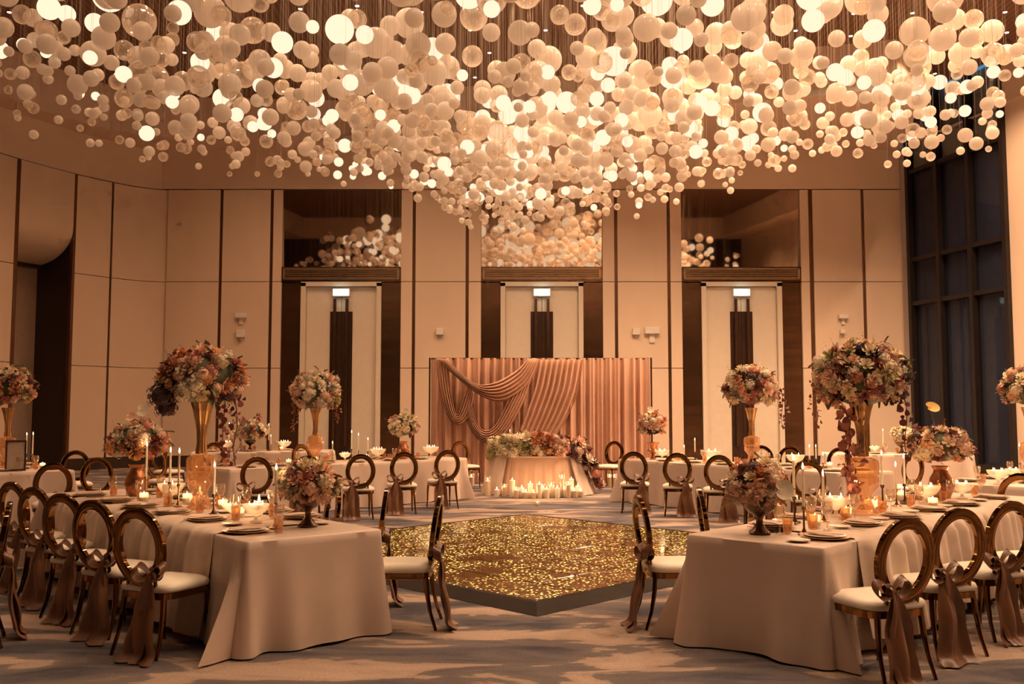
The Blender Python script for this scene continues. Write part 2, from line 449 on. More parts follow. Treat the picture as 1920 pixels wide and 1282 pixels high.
# --- the three door bays
BAYS = [(528, 752), (902, 1130), (1278, 1502)]
BAYN = ['behind the tall flowers left of the pink drape', 'half hidden by the pink drape', 'right of the pink drape beside the window wall']
for n, (a, b) in enumerate(BAYS):
    xa, xb = bx(a), bx(b); xm = (xa + xb) / 2
    zb0, zb1 = Z_P2 + 0.0, bz(500)          # bronze beam over the door
    mir = struct('mirror_panel', MB().slab((0, 0, 0), (xb - xa, 0.04, Z_TOP - zb1), 0.008).mesh('mirror_panel', M['mirror'], smooth=False),
                 'bronze tinted mirror above the door ' + BAYN[n], 'mirror', None, (xm, BY + 0.13, (zb1 + Z_TOP) / 2))
    mir.rotation_euler = (math.radians(2.8), 0, 0)
    dr = bpy.data.objects.new('door_%d' % (n + 1), None); COL.objects.link(dr); dr.location = (xm, BY, 0)
    dr['kind'] = 'structure'; dr['label'] = 'tall cream double door with dark handle panel ' + BAYN[n]; dr['category'] = 'door'
    W = xb - xa; pxm = 63.6
    beam = obj('door_beam', MB().box((0, 0.12, (zb0 + zb1) / 2), (W, 0.24, zb1 - zb0)).mesh('door_beam', M['bronze'], smooth=False), dr)
    # vent grille
    fr = MB(); gw, gh = W - 0.16, zb1 - zb0 - 0.14; gz = (zb0 + zb1) / 2 + 0.01
    for s in (-1, 1):
        fr.box((s * gw / 2, -0.02, gz), (0.06, 0.05, gh)); fr.box((0, -0.02, gz + s * gh / 2), (gw + 0.06, 0.05, 0.03))
    vent = obj('vent_grille', fr.mesh('vent_grille', M['vent'], smooth=False), dr)
    sl = MB().box((0, 0, 0), (gw - 0.06, 0.03, 0.022)).mesh('slat', M['vent'], smooth=False)
    for k in range(5):
        obj('slat', sl, vent, (0, -0.02, gz - gh / 2 + gh * (k + 0.8) / 5.6))
    # bronze flanks and frame
    lf = 37 / pxm
    for s in (-1, 1):
        obj('bronze_flank', MB().slab((s * (W / 2 - lf / 2), 0.13, zb0 / 2), (lf, 0.1, zb0 - 0.01), 0.01).mesh('bronze_flank', M['bronze'], smooth=False), dr)
    fw = 9 / pxm; ow = W / 2 - lf
    fm = MB()
    for s in (-1, 1): fm.box((s * (ow - fw / 2), 0.1, (zb0 - 0.02) / 2), (fw, 0.2, zb0 - 0.04))
    fm.box((0, 0.1, zb0 - 0.06), (2 * ow, 0.2, fw))
    obj('door_frame', fm.mesh('door_frame', M['door'], smooth=False), dr)
    lw_ = ow - fw
    for s in (-1, 1):
        leaf = obj('door_leaf', MB().slab((s * lw_ / 2, 0.16, (zb0 - 0.13) / 2), (lw_ - 0.012, 0.06, zb0 - 0.16), 0.008).mesh('door_leaf', M['door'], smooth=False), dr)
        zt = bz(580)
        obj('dark_panel', MB().slab((s * (21 / pxm / 2 + 0.003), 0.125, zt / 2), (21 / pxm, 0.03, zt - 0.1), 0.004).mesh('dark_panel', M['door_dark'], smooth=False), leaf)
        zt = bz(560)
        h = MB().box((s * 11.5 / pxm, 0.03, zt / 2 + 0.3), (0.085, 0.07, zt - 0.6))
        for zz in (0.8, 2.6, zt - 0.3): h.box((s * 11.5 / pxm, 0.08, zz), (0.04, 0.12, 0.04))
        obj('pull_handle', h.mesh('pull_handle', M['handle'], smooth=False), leaf)
    ex = thing('exit_sign', 'glowing white exit sign above the door ' + BAYN[n], 'sign', (xm, BY - 0.02, bz(548)), group=None)
    obj('lit_panel', MB().slab((0, 0.0, 0), (0.46, 0.03, 0.18), 0.005).mesh('lit_panel', M['exit'], smooth=False), ex)
    obj('sign_housing', MB().slab((0, 0.05, 0.0), (0.52, 0.06, 0.24), 0.01).mesh('sign_housing', M['plastic'], smooth=False), ex)
    light('exit_glow', 'POINT', (0, -0.12, 0), 2.2, (0.72, 1, 0.95), ex, 0.1)

# --- curved left wall
LP = [(-10.2, 28.1), (-10.75, 27.95), (-11.25, 27.55), (-11.55, 27.15), (-12.2, 26.2), (-12.6, 25.4), (-12.95, 24.6), (-13.5, 23.0), (-14.0, 21.0), (-14.4, 18.0), (-14.6, 14.0), (-14.6, -4.0)]
def off_path(path, d):
    out = []
    for k in range(len(path)):
        p, q = Vector(path[max(k - 1, 0)]), Vector(path[min(k + 1, len(path) - 1)])
        t = (q - p).normalized(); out.append((path[k][0] - t.y * d, path[k][1] + t.x * d))
    return out
def path_slab(path, d0, d1, z0, z1):
    """wall piece following a plan path, between offsets d0 (room side) and d1"""
    A, B = off_path(path, d0), off_path(path, d1)
    mb = MB(); n = len(path)
    vs = [(x, y, z) for z in (z0, z1) for P_ in (A, B) for x, y in P_]
    fs = []
    for i in range(n - 1):
        a, b, c, d = i, n + i, 2 * n + i, 3 * n + i
        fs += [(a, a + 1, c + 1, c), (b, d, d + 1, b + 1), (a, b, b + 1, a + 1), (c, c + 1, d + 1, d)]
    fs += [(0, 2 * n, 3 * n, n), (n - 1, 2 * n - 1, 4 * n - 1, 3 * n - 1)]
    return mb.add(vs, fs)
def cut(path, a, b, m=4):
    """sub-path between arclength fractions given as point indexes (float)"""
    def at(t):
        i = min(int(t), len(path) - 2); f = t - i
        return (path[i][0] * (1 - f) + path[i + 1][0] * f, path[i][1] * (1 - f) + path[i + 1][1] * f)
    ts = [a] + [k for k in range(len(path)) if a < k < b] + [b]
    return [at(t) for t in ts]
wl_backing = MB()
for seg in (cut(LP, 0, 4.0), cut(LP, 6.0, 11)):
    pm = path_slab(seg, -0.12, -0.4, 0, Z_SOF); wl_backing.add(pm.v, pm.f)
wall_left = struct('wall_left', wl_backing.mesh('wall_left', M['wall'], smooth=False), 'curved beige panelled side wall with a dark corridor opening', 'wall')
SEGS = [(0.0, 2.97), (3.05, 3.97), (6.06, 8.0), (8.06, 9.0), (9.04, 10.0), (10.02, 10.5), (10.51, 10.99)]
for a, b in SEGS:
    for z0, z1 in ((Z_BASE, Z_P1), (Z_P1, Z_P2), (Z_P2, Z_TOP)):
        pm = path_slab(cut(LP, a, b), 0.0, -0.115, z0 + 0.009, z1 - 0.009)
        obj('panel', pm.mesh('panel', M['wall_panel'], angle=25), wall_left)
for a, b in ((2.97, 3.05), (8.0, 8.06), (9.0, 9.04)):
    obj('metal_strip', path_slab(cut(LP, a, b), -0.05, -0.115, 0, Z_TOP).mesh('metal_strip', M['strip'], smooth=False), wall_left)
obj('fascia', path_slab(cut(LP, 0, 11), 0.0, -0.115, Z_TOP + 0.02, Z_SOF).mesh('fascia', M['wall'], angle=25), wall_left)
# opening: strips, scooped upper panel, recessed wall
P0, P1 = Vector(cut(LP, 3.97, 4.0)[0]), Vector(cut(LP, 6.0, 6.06)[1])
tdir = (P1 - P0).normalized(); ndir = Vector((-tdir.y, tdir.x))
if ndir.x > 0: ndir = -ndir
obj('metal_strip', path_slab(cut(LP, 3.97, 4.06), 0.0, -0.115, 0, Z_TOP).mesh('metal_strip', M['strip'], smooth=False), wall_left)
obj('metal_strip', path_slab(cut(LP, 5.97, 6.06), 0.0, -0.115, 0, Z_TOP).mesh('metal_strip', M['strip'], smooth=False), wall_left)
def scoop(u, v):
    p = Vector(cut(LP, 4.06 + u * 1.91, 7)[0])
    if v < 0.45: z, d = Z_TOP - (Z_TOP - 6.7) * v / 0.45, 0.0
    else:
        k = (v - 0.45) / 0.55; z, d = 6.7 - 0.95 * math.sin(k * math.pi / 2), 1.5 * (1 - math.cos(k * math.pi / 2))
    return (p.x + ndir.x * d, p.y + ndir.y * d, z)
obj('scooped_panel', MB().grid(scoop, 10, 16).mesh('scooped_panel', M['wall_panel'], angle=80), wall_left)
q0, q1 = P0 + ndir * 1.5, P1 + ndir * 1.5
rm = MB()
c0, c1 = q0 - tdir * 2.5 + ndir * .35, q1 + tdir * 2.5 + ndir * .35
rm.add([(c0.x, c0.y, 0), (c1.x, c1.y, 0), (c1.x, c1.y, 10.8), (c0.x, c0.y, 10.8)], [(0, 1, 2, 3)])  # added backing sheet, keeps blue sky light from leaking through the recess gaps
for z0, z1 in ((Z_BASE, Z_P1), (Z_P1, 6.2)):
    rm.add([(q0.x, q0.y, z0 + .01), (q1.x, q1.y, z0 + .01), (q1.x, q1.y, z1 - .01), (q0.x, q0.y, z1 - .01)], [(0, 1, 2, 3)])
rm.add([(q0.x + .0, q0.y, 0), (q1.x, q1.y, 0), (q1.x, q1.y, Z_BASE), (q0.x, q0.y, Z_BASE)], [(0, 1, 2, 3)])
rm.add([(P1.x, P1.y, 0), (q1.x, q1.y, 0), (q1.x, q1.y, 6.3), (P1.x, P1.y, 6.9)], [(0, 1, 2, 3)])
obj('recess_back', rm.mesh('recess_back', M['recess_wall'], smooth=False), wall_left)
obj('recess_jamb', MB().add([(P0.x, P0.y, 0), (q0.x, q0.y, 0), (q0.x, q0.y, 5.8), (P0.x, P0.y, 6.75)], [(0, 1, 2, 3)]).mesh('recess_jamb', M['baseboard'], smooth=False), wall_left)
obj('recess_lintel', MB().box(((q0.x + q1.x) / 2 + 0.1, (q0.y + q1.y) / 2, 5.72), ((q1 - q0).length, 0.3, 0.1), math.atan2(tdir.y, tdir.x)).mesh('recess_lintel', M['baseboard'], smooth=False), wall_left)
bl = MB()
for a, b in ((0, 3.97), (6.06, 11)):
    pm = path_slab(cut(LP, a, b), 0.02, -0.11, 0, Z_BASE); bl.add(pm.v, pm.f)
struct('baseboard_left', bl.mesh('baseboard_left', M['baseboard'], smooth=False), 'dark skirting along the curved side wall', 'baseboard')

# --- right: corner panel, jamb, window wall, pier
RP = [(bx(1692), 28.0), (bx(1692) + 0.08, 27.6)]
wall_right = struct('wall_right', MB().add(
    *(lambda pts: ([(x, y, z) for z in (0, Z_CEIL) for x, y in pts], [(i, i + 1, len(pts) + i + 1, len(pts) + i) for i in range(len(pts) - 1)]))(
        [(12.52, 23.95), (12.66, 23.4), (13.2, 21.4), (14.2, 18), (14.6, 14), (14.6, -4)])).mesh('wall_right', M['wall_panel'], angle=20), 'plain beige pier beside the tall window', 'wall')
struct('wall_front', MB().add([(-15, -4, 0), (15, -4, 0), (15, -4, Z_SOF), (-15, -4, Z_SOF)], [(0, 1, 2, 3)]).mesh('wall_front', M['baseboard'], smooth=False), 'plain dark wall at the near end of the hall', 'wall')  # unseen wall behind the camera, coloured dark to dim reflections in the chairs
WA, WB = Vector((11.62, 27.6)), Vector((12.52, 23.95))
wd = (WB - WA).normalized(); wn = Vector((wd.y, -wd.x))
if wn.x < 0: wn = -wn              # outward
wang = math.atan2(wd.y, wd.x); wlen = (WB - WA).length
struct('trim_1', MB().add([(bx(1688), 28.2, 0), (bx(1692), 27.95, 0), (WA.x, WA.y, 0), (bx(1688), 28.2, Z_CEIL), (bx(1692), 27.95, Z_CEIL), (WA.x, WA.y, Z_CEIL)], [(0, 1, 4, 3), (1, 2, 5, 4)]).mesh('trim_1', M['jamb'], smooth=False), 'grey jamb between rear wall and window', 'trim')
win = bpy.data.objects.new('window_1', None); COL.objects.link(win); win.location = (WA.x, WA.y, 0); win.rotation_euler = (0, 0, wang)
win['kind'] = 'structure'; win['label'] = 'tall dark framed window wall with dim roller blinds'; win['category'] = 'window'
def wt(px):     # distance along the window wall for a pixel column (at eye level)
    d = ray(px, 560); k = (px - CX) / F_PX / (math.cos(PITCH) + 81 / F_PX * math.sin(PITCH))
    # WA + wd*t : x = k*y
    return (k * WA.y - WA.x) / (wd.x - k * wd.y)
cols = [wt(1717), wt(1772), wt(1833), wt(1900)]
rows = [0.25, 4.74, 6.02, 8.6, 10.7]
zc = Z_CEIL
for k, t in enumerate(cols):
    obj('mullion', MB().box((t, 0.0, zc / 2), (0.13, 0.24, zc)).mesh('mullion', M['mullion'], smooth=False), win)
obj('window_sill', MB().box((wlen / 2, 0.0, 0.13), (wlen, 0.3, 0.26)).mesh('window_sill', M['mullion'], smooth=False), win)
for z in rows[1:4]:
    obj('transom', MB().box(((cols[0] + cols[3]) / 2, 0.0, z), (cols[3] - cols[0], 0.16, 0.12)).mesh('transom', M['mullion'], smooth=False), win)
sgn = 1 if (Matrix.Rotation(wang, 2) @ Vector((0, 1))).dot(wn) > 0 else -1
for i in range(3):
    for j in range(4):
        z0, z1 = rows[j] + 0.06, min(rows[j + 1], zc) - 0.06
        t0, t1 = cols[i] + 0.065, cols[i + 1] - 0.065
        obj('pane', MB().box(((t0 + t1) / 2, sgn * 0.04, (z0 + z1) / 2), (t1 - t0, 0.012, z1 - z0)).mesh('pane', M['pane'], smooth=False), win)
        gap = 0.0 if j < 2 else (0.10 if j == 2 else 0.16)
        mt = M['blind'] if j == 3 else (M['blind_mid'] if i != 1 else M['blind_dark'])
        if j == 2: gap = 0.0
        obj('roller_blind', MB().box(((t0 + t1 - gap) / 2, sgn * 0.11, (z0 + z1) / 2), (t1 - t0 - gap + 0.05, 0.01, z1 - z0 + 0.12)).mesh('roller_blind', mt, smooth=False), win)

# --- ceiling: soffit ring, recess, slatted plane
REC = [(-12.3, 24.2), (-11.2, 25.9), (-9.4, 26.9), (-4.9, 27.2), (0.8, 25.3), (6.2, 23.5), (9.4, 22.6), (10.3, 23.6), (11.0, 25.6), (11.5, 27.6), (12.5, 23.75), (13.0, 21.4), (13.2, 14), (13.2, -3.0), (-13.0, -3.0), (-13.4, 18), (-13.0, 21.5)]
OUTR = [(-16.5, 24.5), (-16.5, 29), (-12, 29), (-5, 29), (1, 29), (7, 29), (9, 29), (10, 29), (11, 29), (12, 29), (14.5, 25.5), (16.5, 22), (16.5, 14), (16.5, -4.5), (-16.5, -4.5), (-16.5, 18), (-16.5, 22)]
n = len(REC)
sof = MB().add([(x, y, Z_SOF) for x, y in REC] + [(x, y, Z_SOF) for x, y in OUTR], [(i, n + i, n + (i + 1) % n, (i + 1) % n) for i in range(n)])
sof.add([(x, y, Z_SOF) for x, y in REC] + [(x, y, Z_CEIL + 0.05) for x, y in REC], [(i, (i + 1) % n, n + (i + 1) % n, n + i) for i in range(n) if i != 9])
ceil_o = struct('ceiling', sof.mesh('ceiling', M['soffit'], smooth=False), 'cream dropped soffit around a dark ceiling recess', 'ceiling')
obj('slatted_ceiling_panel', MB().add([(x, y, Z_CEIL) for x, y in REC], [tuple(range(n))]).mesh('slatted_ceiling_panel', M['ceiling'], smooth=False), ceil_o)
cv = MB()
for a, b in ((REC[3], REC[6]),):
    p, q = Vector(a), Vector(b); d = q - p
    cv.box(((p.x + q.x) / 2, (p.y + q.y) / 2 - 0.05, Z_SOF + 0.09), (d.length, 0.08, 0.16), math.atan2(d.y, d.x))
obj('cove_strip', cv.mesh('cove_strip', M['cove'], smooth=False), ceil_o)

def inside(poly, x, y):
    r = False; j = len(poly) - 1
    for i in range(len(poly)):
        (xi, yi), (xj, yj) = poly[i], poly[j]
        if (yi > y) != (yj > y) and x < (xj - xi) * (y - yi) / (yj - yi) + xi: r = not r
        j = i
    return r

# --- recessed downlights
dl_disc = MB().lathe([(0.042, 0), (0.042, 0.02)], 12).mesh('lens', M['downlight'])
dl_ring = MB().lathe([(0.045, 0.01), (0.062, 0.0), (0.068, 0.02), (0.045, 0.02)], 16, cap=False).mesh('trim_ring', M['trim_ring'])
rd = random.Random(3); cnt = 0; DLS = []
y = 2.0
row = 0
while y < 26.6:
    x = -11.5 + (row % 2) * 0.8
    while x < 12.2:
        X, Y = x + rd.uniform(-.35, .35), y + rd.uniform(-.3, .3)
        if inside([(a * 0.97, b * 0.985) for a, b in REC], X, Y):
            seen = Y > 12.5 and abs(proj((X, Y, Z_CEIL))[0] - 960) < 980 and proj((X, Y, Z_CEIL))[1] > -25
            if seen:
                DLS.append((X, Y))
            if (cnt % (2 if Y > 15 else 4)) == 0 and inside([(a * 0.88, b * 0.95) for a, b in REC], X, Y):
                light('downlight_beam', 'SPOT', (X, Y, Z_CEIL - 0.06), DOWNLIGHT_W * (0.36 if X < -7 else (0.68 if X < -2 else (1.15 if X < 3 else 2.6))) * ((0.42 if X < -2 else 0.62) if Y < 11 else 1.05), (1, .55, .29) if X < -4 else WARM, None, 0.05, 125)
            cnt += 1
        x += 1.6
    y += 1.35; row += 1
for i, (X, Y) in enumerate(sorted(DLS, key=lambda q: proj((q[0], q[1], Z_CEIL))[0])):
    t = thing('ceiling_downlight', '%s tiny recessed ceiling downlight counting from the left' % ORD[i], 'downlight', (X, Y, Z_CEIL - 0.02), group='recessed ceiling downlights')
    obj('lens', dl_disc, t); obj('trim_ring', dl_ring, t)
for a, b, z, w in ((453, 592, 0, 20), (452, 626, 1, 15), (825, 622, 1, 14), (1192, 622, 1, 14), (1222, 620, 0, 28), (1580, 594, 0, 18), (1578, 622, 1, 9)):
    p = at_y(a, b, BY); W = w / 63.6
    lab = {453: 'small flat white box on the wall above the sensor left of the doors', 452: 'small white sensor on a bracket left of the doors', 825: 'small white wall sensor left of the pink drape top',
           1192: 'small white wall sensor above the right end of the pink drape', 1222: 'wide white wall unit above the right end of the pink drape', 1580: 'pale wall box above the big right-hand bouquet', 1578: 'tiny pale bracket under the wall box above the right-hand bouquet'}[a]
    t = thing('wall_sensor', lab, 'sensor', (p.x, BY, p.z))
    obj('housing', MB().slab((0, -0.07, 0), (W, 0.14, W * (0.45 if z == 0 else 0.9)), 0.012).mesh('housing', M['plastic'], smooth=False), t)
    obj('bracket', MB().box((0, -0.02, -W * 0.5), (W * 0.35, 0.06, W * 0.6)).mesh('bracket', M['plastic'], smooth=False), t)

# ================================================================ CHANDELIER OF GLOBES
def ico(sub):
    t = (1 + 5 ** 0.5) / 2
    v = [Vector(p).normalized() for p in ((-1, t, 0), (1, t, 0), (-1, -t, 0), (1, -t, 0), (0, -1, t), (0, 1, t), (0, -1, -t), (0, 1, -t), (t, 0, -1), (t, 0, 1), (-t, 0, -1), (-t, 0, 1))]
    f = [(0, 11, 5), (0, 5, 1), (0, 1, 7), (0, 7, 10), (0, 10, 11), (1, 5, 9), (5, 11, 4), (11, 10, 2), (10, 7, 6), (7, 1, 8), (3, 9, 4), (3, 4, 2), (3, 2, 6), (3, 6, 8), (3, 8, 9), (4, 9, 5), (2, 4, 11), (6, 2, 10), (8, 6, 7), (9, 8, 1)]
    for _ in range(sub):
        c, nf = {}, []
        def mid(a, b):
            k = (min(a, b), max(a, b))
            if k not in c: v.append(((v[a] + v[b]) / 2).normalized()); c[k] = len(v) - 1
            return c[k]
        for a, b, d in f:
            x, y_, z_ = mid(a, b), mid(b, d), mid(d, a)
            nf += [(a, x, z_), (b, y_, x), (d, z_, y_), (x, y_, z_)]
        f = nf
    return v, f
IV3, IF3 = ico(3); IV2, IF2 = ico(2); IV1, IF1 = ico(1)
rg = random.Random(21)
globes = []
GRID = {}
def clear_of(x, y, z, r):
    c = (int(x // .6), int(y // .6), int(z // .6))
    for i in (-1, 0, 1):
        for j in (-1, 0, 1):
            for k in (-1, 0, 1):
                for a, b, d_, e_ in GRID.get((c[0] + i, c[1] + j, c[2] + k), ()):
                    if (a - x) ** 2 + (b - y) ** 2 + (d_ - z) ** 2 < (r + e_) ** 2 * 1.02: return False
    GRID.setdefault(c, []).append((x, y, z, r))
    return True
def cloud(x, y):
    yy = (y - 9.2) / 12.2
    return abs((x - 0.2) / 11.7) ** 1.12 + abs(yy) ** 1.12
tries = 0
while tries < 6600:
    tries += 1
    x, y = rg.uniform(-11.8, 12.0), (rg.uniform(0.5, 21.4) if rg.random() < .62 else rg.uniform(13, 21.4))
    e = cloud(x, y)
    if e > 1: continue
    if y < 9 and (rg.random() < 0.6 or abs(x) > 10.5): continue
    if y < 16 and e < .85 and rg.random() < 0.62: continue
    zb = 5.62 + 0.3 * math.sin(x * 0.7 + 1) * math.cos(y * 0.5) + 0.25 * rg.random()
    top = (3.7 if e < 0.6 else (2.7 if e < .8 else 1.6)) if y < 15.5 else 2.0 - (y - 15.5) * .12
    k = rg.choice((1, 1, 2, 2, 3)) if e > .55 and e < 0.9 else rg.choice((1, 1, 2))
    z = zb + rg.random() ** (1.25 if e > .6 else 1.5) * top
    for _ in range(k):
        h = min(1, (z - zb) / 2.4)
        edge = 0.75 if e > 0.88 else 1.0
        d = (0.125 + 0.20 * h + rg.random() ** 1.6 * 0.20 * (0.35 + h)) * edge
        r = rg.random()
        kind = 'lit' if r < (0.155 if h > 0.12 else 0.03) else ('clear' if r < 0.36 else 'frost')
        if z < 9.9 and clear_of(x, y, z, d / 2): globes.append((x, y, z, d / 2, kind))
        z += d * rg.uniform(1.1, 1.9); x += rg.uniform(-.05, .05); y += rg.uniform(-.05, .05)
def pxsize(g):
    u, v = proj(g[:3])
    if not (-30 < u < 1950 and -30 < v < 500): return 0
    return F_PX * g[3] / g[1]
globes.sort(key=pxsize, reverse=True)
GM = {}
GMAT = {'frost': 'globe', 'clear': 'globe_clear', 'lit': 'globe_lit'}
for k, mt in GMAT.items():
    GM[k] = MB().add(IV3, IF3).mesh('globe_' + k, M[mt], angle=180)
wire_me = MB().lathe([(1, 0), (1, 1)], 5).mesh('wire', M['wire'], angle=180)
GL = {'frost': ('frosted_globe', 'milky frosted glass globe hanging on a wire in the ceiling cloud', 'frosted globes of the ceiling cloud'),
      'clear': ('clear_globe', 'see-through clear glass globe hanging on a wire in the ceiling cloud', 'clear globes of the ceiling cloud'),
      'lit': ('lit_globe', 'brightly glowing white globe hanging on a wire in the ceiling cloud', 'glowing globes of the ceiling cloud')}
REGION = [(190, 'above the dark corridor opening'), (400, 'above the curved wall corner'), (530, 'above the wall left of the left door'), (760, 'above the left door'), (900, 'between the left and middle doors'),
          (1130, 'above the middle door'), (1280, 'between the middle and right doors'), (1500, 'above the right door'), (1690, 'above the wall right of the right door'), (9999, 'in front of the tall window')]
GWORD = {'frost': 'frosted', 'clear': 'clear glass', 'lit': 'glowing'}
rank = {}
for g in globes[:300]:
    nm, lb, gp = GL[g[4]]
    reg = next(t_ for q_, t_ in REGION if proj(g[:3])[0] < q_)
    rank[(g[4], reg)] = rank.get((g[4], reg), 0) + 1
    lb = '%s %s globe hanging %s' % (ORD[rank[(g[4], reg)] - 1] + '-largest' if rank[(g[4], reg)] > 1 else 'largest', GWORD[g[4]], reg)
    o = tag(obj(nm, GM[g[4]], None, g[:3], rg.random() * 6, g[3]), lb, 'globe lamp', gp)
    r = g[3]
    obj('wire', wire_me, o, (0, 0, 0.98), 0, (0.0016 / r, 0.0016 / r, (Z_CEIL - g[2] - r * 0.98) / r))
rest = globes[300:]
for k, mt in GMAT.items():
    mb = MB()
    for g in rest:
        if g[4] == k:
            hi = pxsize(g) > 0
            mb.add([(g[0] + p.x * g[3], g[1] + p.y * g[3], g[2] + p.z * g[3]) for p in (IV2 if hi else IV1)], IF2 if hi else IF1)
    o = obj('distant_' + GL[k][0] + '_cluster', mb.mesh('cluster', M[mt], angle=180))
    tag(o, {'frost': 'countless small frosted globes farther back in the ceiling cloud', 'clear': 'countless small clear globes farther back in the ceiling cloud', 'lit': 'countless small glowing globes farther back in the ceiling cloud'}[k], 'globe lamps', None, 'stuff')
mb = MB()
for g in rest:
    if g[1] > 10: mb.lathe([(0.0014, g[2] + g[3] * 0.98), (0.0014, Z_CEIL)], 3, (g[0], g[1], 0), cap=False)
tag(obj('distant_wire_cluster', mb.mesh('wires', M['wire'], angle=180)), 'fine hanging wires of the far globes in the ceiling cloud', 'wires', None, 'stuff')

# ================================================================ DANCE FLOOR
DC, DH = Vector((0.2, 11.25)), 4.95
dance = thing('dance_floor', 'square dance floor of black panels twinkling with golden lights', 'dance floor', (DC.x, DC.y, 0), math.radians(45))
NT, IN = 8, 4.95 - 0.30
ts = IN / NT
tile = MB().slab((0, 0, 0.035), (ts - 0.014, ts - 0.014, 0.07), 0.006).mesh('light_panel', M['led'], smooth=False)
for i in range(NT):
    for j in range(NT):
        obj('light_panel', tile, dance, ((i + 0.5) * ts - IN / 2, (j + 0.5) * ts - IN / 2, 0.002))
ed = MB().add([(-IN / 2, 0, 0.07), (IN / 2, 0, 0.07), (IN / 2 + 0.05, -0.05, 0.07), (-IN / 2 - 0.05, -0.05, 0.07), (IN / 2 + 0.19, -0.19, 0.0), (-IN / 2 - 0.19, -0.19, 0.0), (-IN / 2, 0, 0.0), (IN / 2, 0, 0.0)],
              [(0, 3, 2, 1), (3, 5, 4, 2), (0, 1, 7, 6)]).mesh('edge_ramp', M['led_frame'], smooth=False)
for k in range(4):
    a = k * math.pi / 2
    obj('edge_ramp', ed, dance, (math.sin(a) * IN / 2, -math.cos(a) * IN / 2, 0.003), a)
obj('base_tray', MB().box((0, 0, 0.012), (IN, IN, 0.02)).mesh('base_tray', M['led_frame'], smooth=False), dance)

# ================================================================ TABLES
TZ = 0.765
class Table:
    def __init__(s, name, mid, ang, L, W, hang=0):
        s.name, s.ang, s.L, s.W, s.hang = name, math.radians(ang), L, W, hang
        s.u = Vector((math.cos(s.ang), math.sin(s.ang))); s.p = Vector((-s.u.y, s.u.x))
        s.mid = Vector(mid); s.c = s.mid + s.u * (L / 2)
    def at(s, t, v=0.0, z=TZ):
        q = s.mid + s.u * t + s.p * v
        return Vector((q.x, q.y, z))
    def tpx(s, px, v=0.0):
        return min((k * 0.02 for k in range(int(s.L / 0.02) + 1)), key=lambda t: abs(proj(s.at(t, v))[0] - px))

TA = {
    'T1': Table('left front table', (-1.374, 6.775), 131, 4.9, 1.05, 1),
    'T2': Table('right front table', (1.62, 6.49), 47, 4.9, 1.0, -1),
    'T3': Table('middle left table', (-4.62, 14.75), 46.2, 4.9, 1.05),
    'T4': Table('middle right table', (5.15, 13.69), 124.8, 4.9, 1.0),
    'T5': Table('far-left table', (-6.9, 13.85), 131, 3.6, 1.05),
    'T6': Table('far-right table', (5.63, 11.35), 47, 3.6, 1.05),
    'T7': Table('back left table', (-6.93, 20.8), 12, 3.0, 1.0),
    'T8': Table('back right table', (9.3, 19.5), 168, 2.8, 1.0),
}

def cloth_mesh(L, W, seed, amps=(1, 1, 1, 1)):
    r = random.Random(seed)
    pts = []           # (x, y, nx, ny, corner distance, s)
    hx, hy, rc = L / 2, W / 2, 0.014
    corners = [(hx - rc, -hy + rc, -90), (hx - rc, hy - rc, 0), (-hx + rc, hy - rc, 90), (-hx + rc, -hy + rc, 180)]
    ss = 0
    for k in range(4):
        cx, cy, a0 = corners[k]; nx_, ny_, _ = corners[(k + 1) % 4]
        for i in range(7):
            a = math.radians(a0 + 90 * i / 6); pts.append((cx + rc * math.cos(a), cy + rc * math.sin(a), math.cos(a), math.sin(a), 0.0, ss, amps[k])); ss += 0.008
        a = math.radians(a0 + 90); ex, ey = cx + rc * math.cos(a), cy + rc * math.sin(a)
        fx, fy = nx_ + rc * math.cos(a), ny_ + rc * math.sin(a)
        d = math.hypot(fx - ex, fy - ey); m = max(14, int(d / 0.035))
        for i in range(1, m):
            f = i / m; dc = min(f, 1 - f) * d
            pts.append((ex + (fx - ex) * f, ey + (fy - ey) * f, math.cos(a), math.sin(a), dc, ss + d * f, amps[k] if f < .5 else amps[(k + 1) % 4]))
        ss += d
    ph = [r.uniform(0, 6.28) for _ in range(6)]
    def fold(s_):
        w = math.sin(s_ * 9.5 + ph[0] + 1.5 * math.sin(s_ * 1.3 + ph[1])) * 0.6 + math.sin(s_ * 16 + ph[2] + math.sin(s_ * 2.1 + ph[3])) * 0.3 + math.sin(s_ * 4.1 + ph[4]) * 0.4
        return w
    n = len(pts); M_ = 14
    vs, fs = [], []
    rings = [0.0, 0.012] + [0.012 + (1 - 0.012) * ((k + 1) / M_) for k in range(M_)]
    for q, t in enumerate(rings):
        for x, y, nx, ny, dc, s_, am in pts:
            long_ = abs(ny) > .9 and dc > 0
            fl = math.exp(-((dc - .085) / 0.07) ** 2) if long_ else (.22 if dc == 0 else .22 * math.exp(-dc / .1))
            ring2 = math.sin((dc - .1) * 2 * math.pi / 0.24) * math.exp(-dc / 0.3) * (.8 if long_ else .35)
            o = 0.0 if q == 0 else 0.012 + t ** 1.25 * (0.035 + 0.24 * fl * am - 0.05 * ring2 * am + 0.066 * fold(s_) * (1 - 0.8 * fl))
            z = TZ - 0.003 - t * (TZ - 0.014)
            if t > 0.97: z += 0.012 * max(0, math.sin(s_ * 7 + ph[5]))
            if q == 0: o, z = -0.004, TZ - 0.003
            ear = 0.13 * fl * am * t ** 1.2 * (1 if x > 0 else -1) if long_ else 0
            vs.append((x + nx * o + ear, y + ny * o, z))
    for k in range(len(rings) - 1):
        for i in range(n):
            j = (i + 1) % n
            fs.append((k * n + i, k * n + n + i, k * n + n + j, k * n + j))
    fs.append(tuple(range(n)))
    return MB().add(vs, fs)

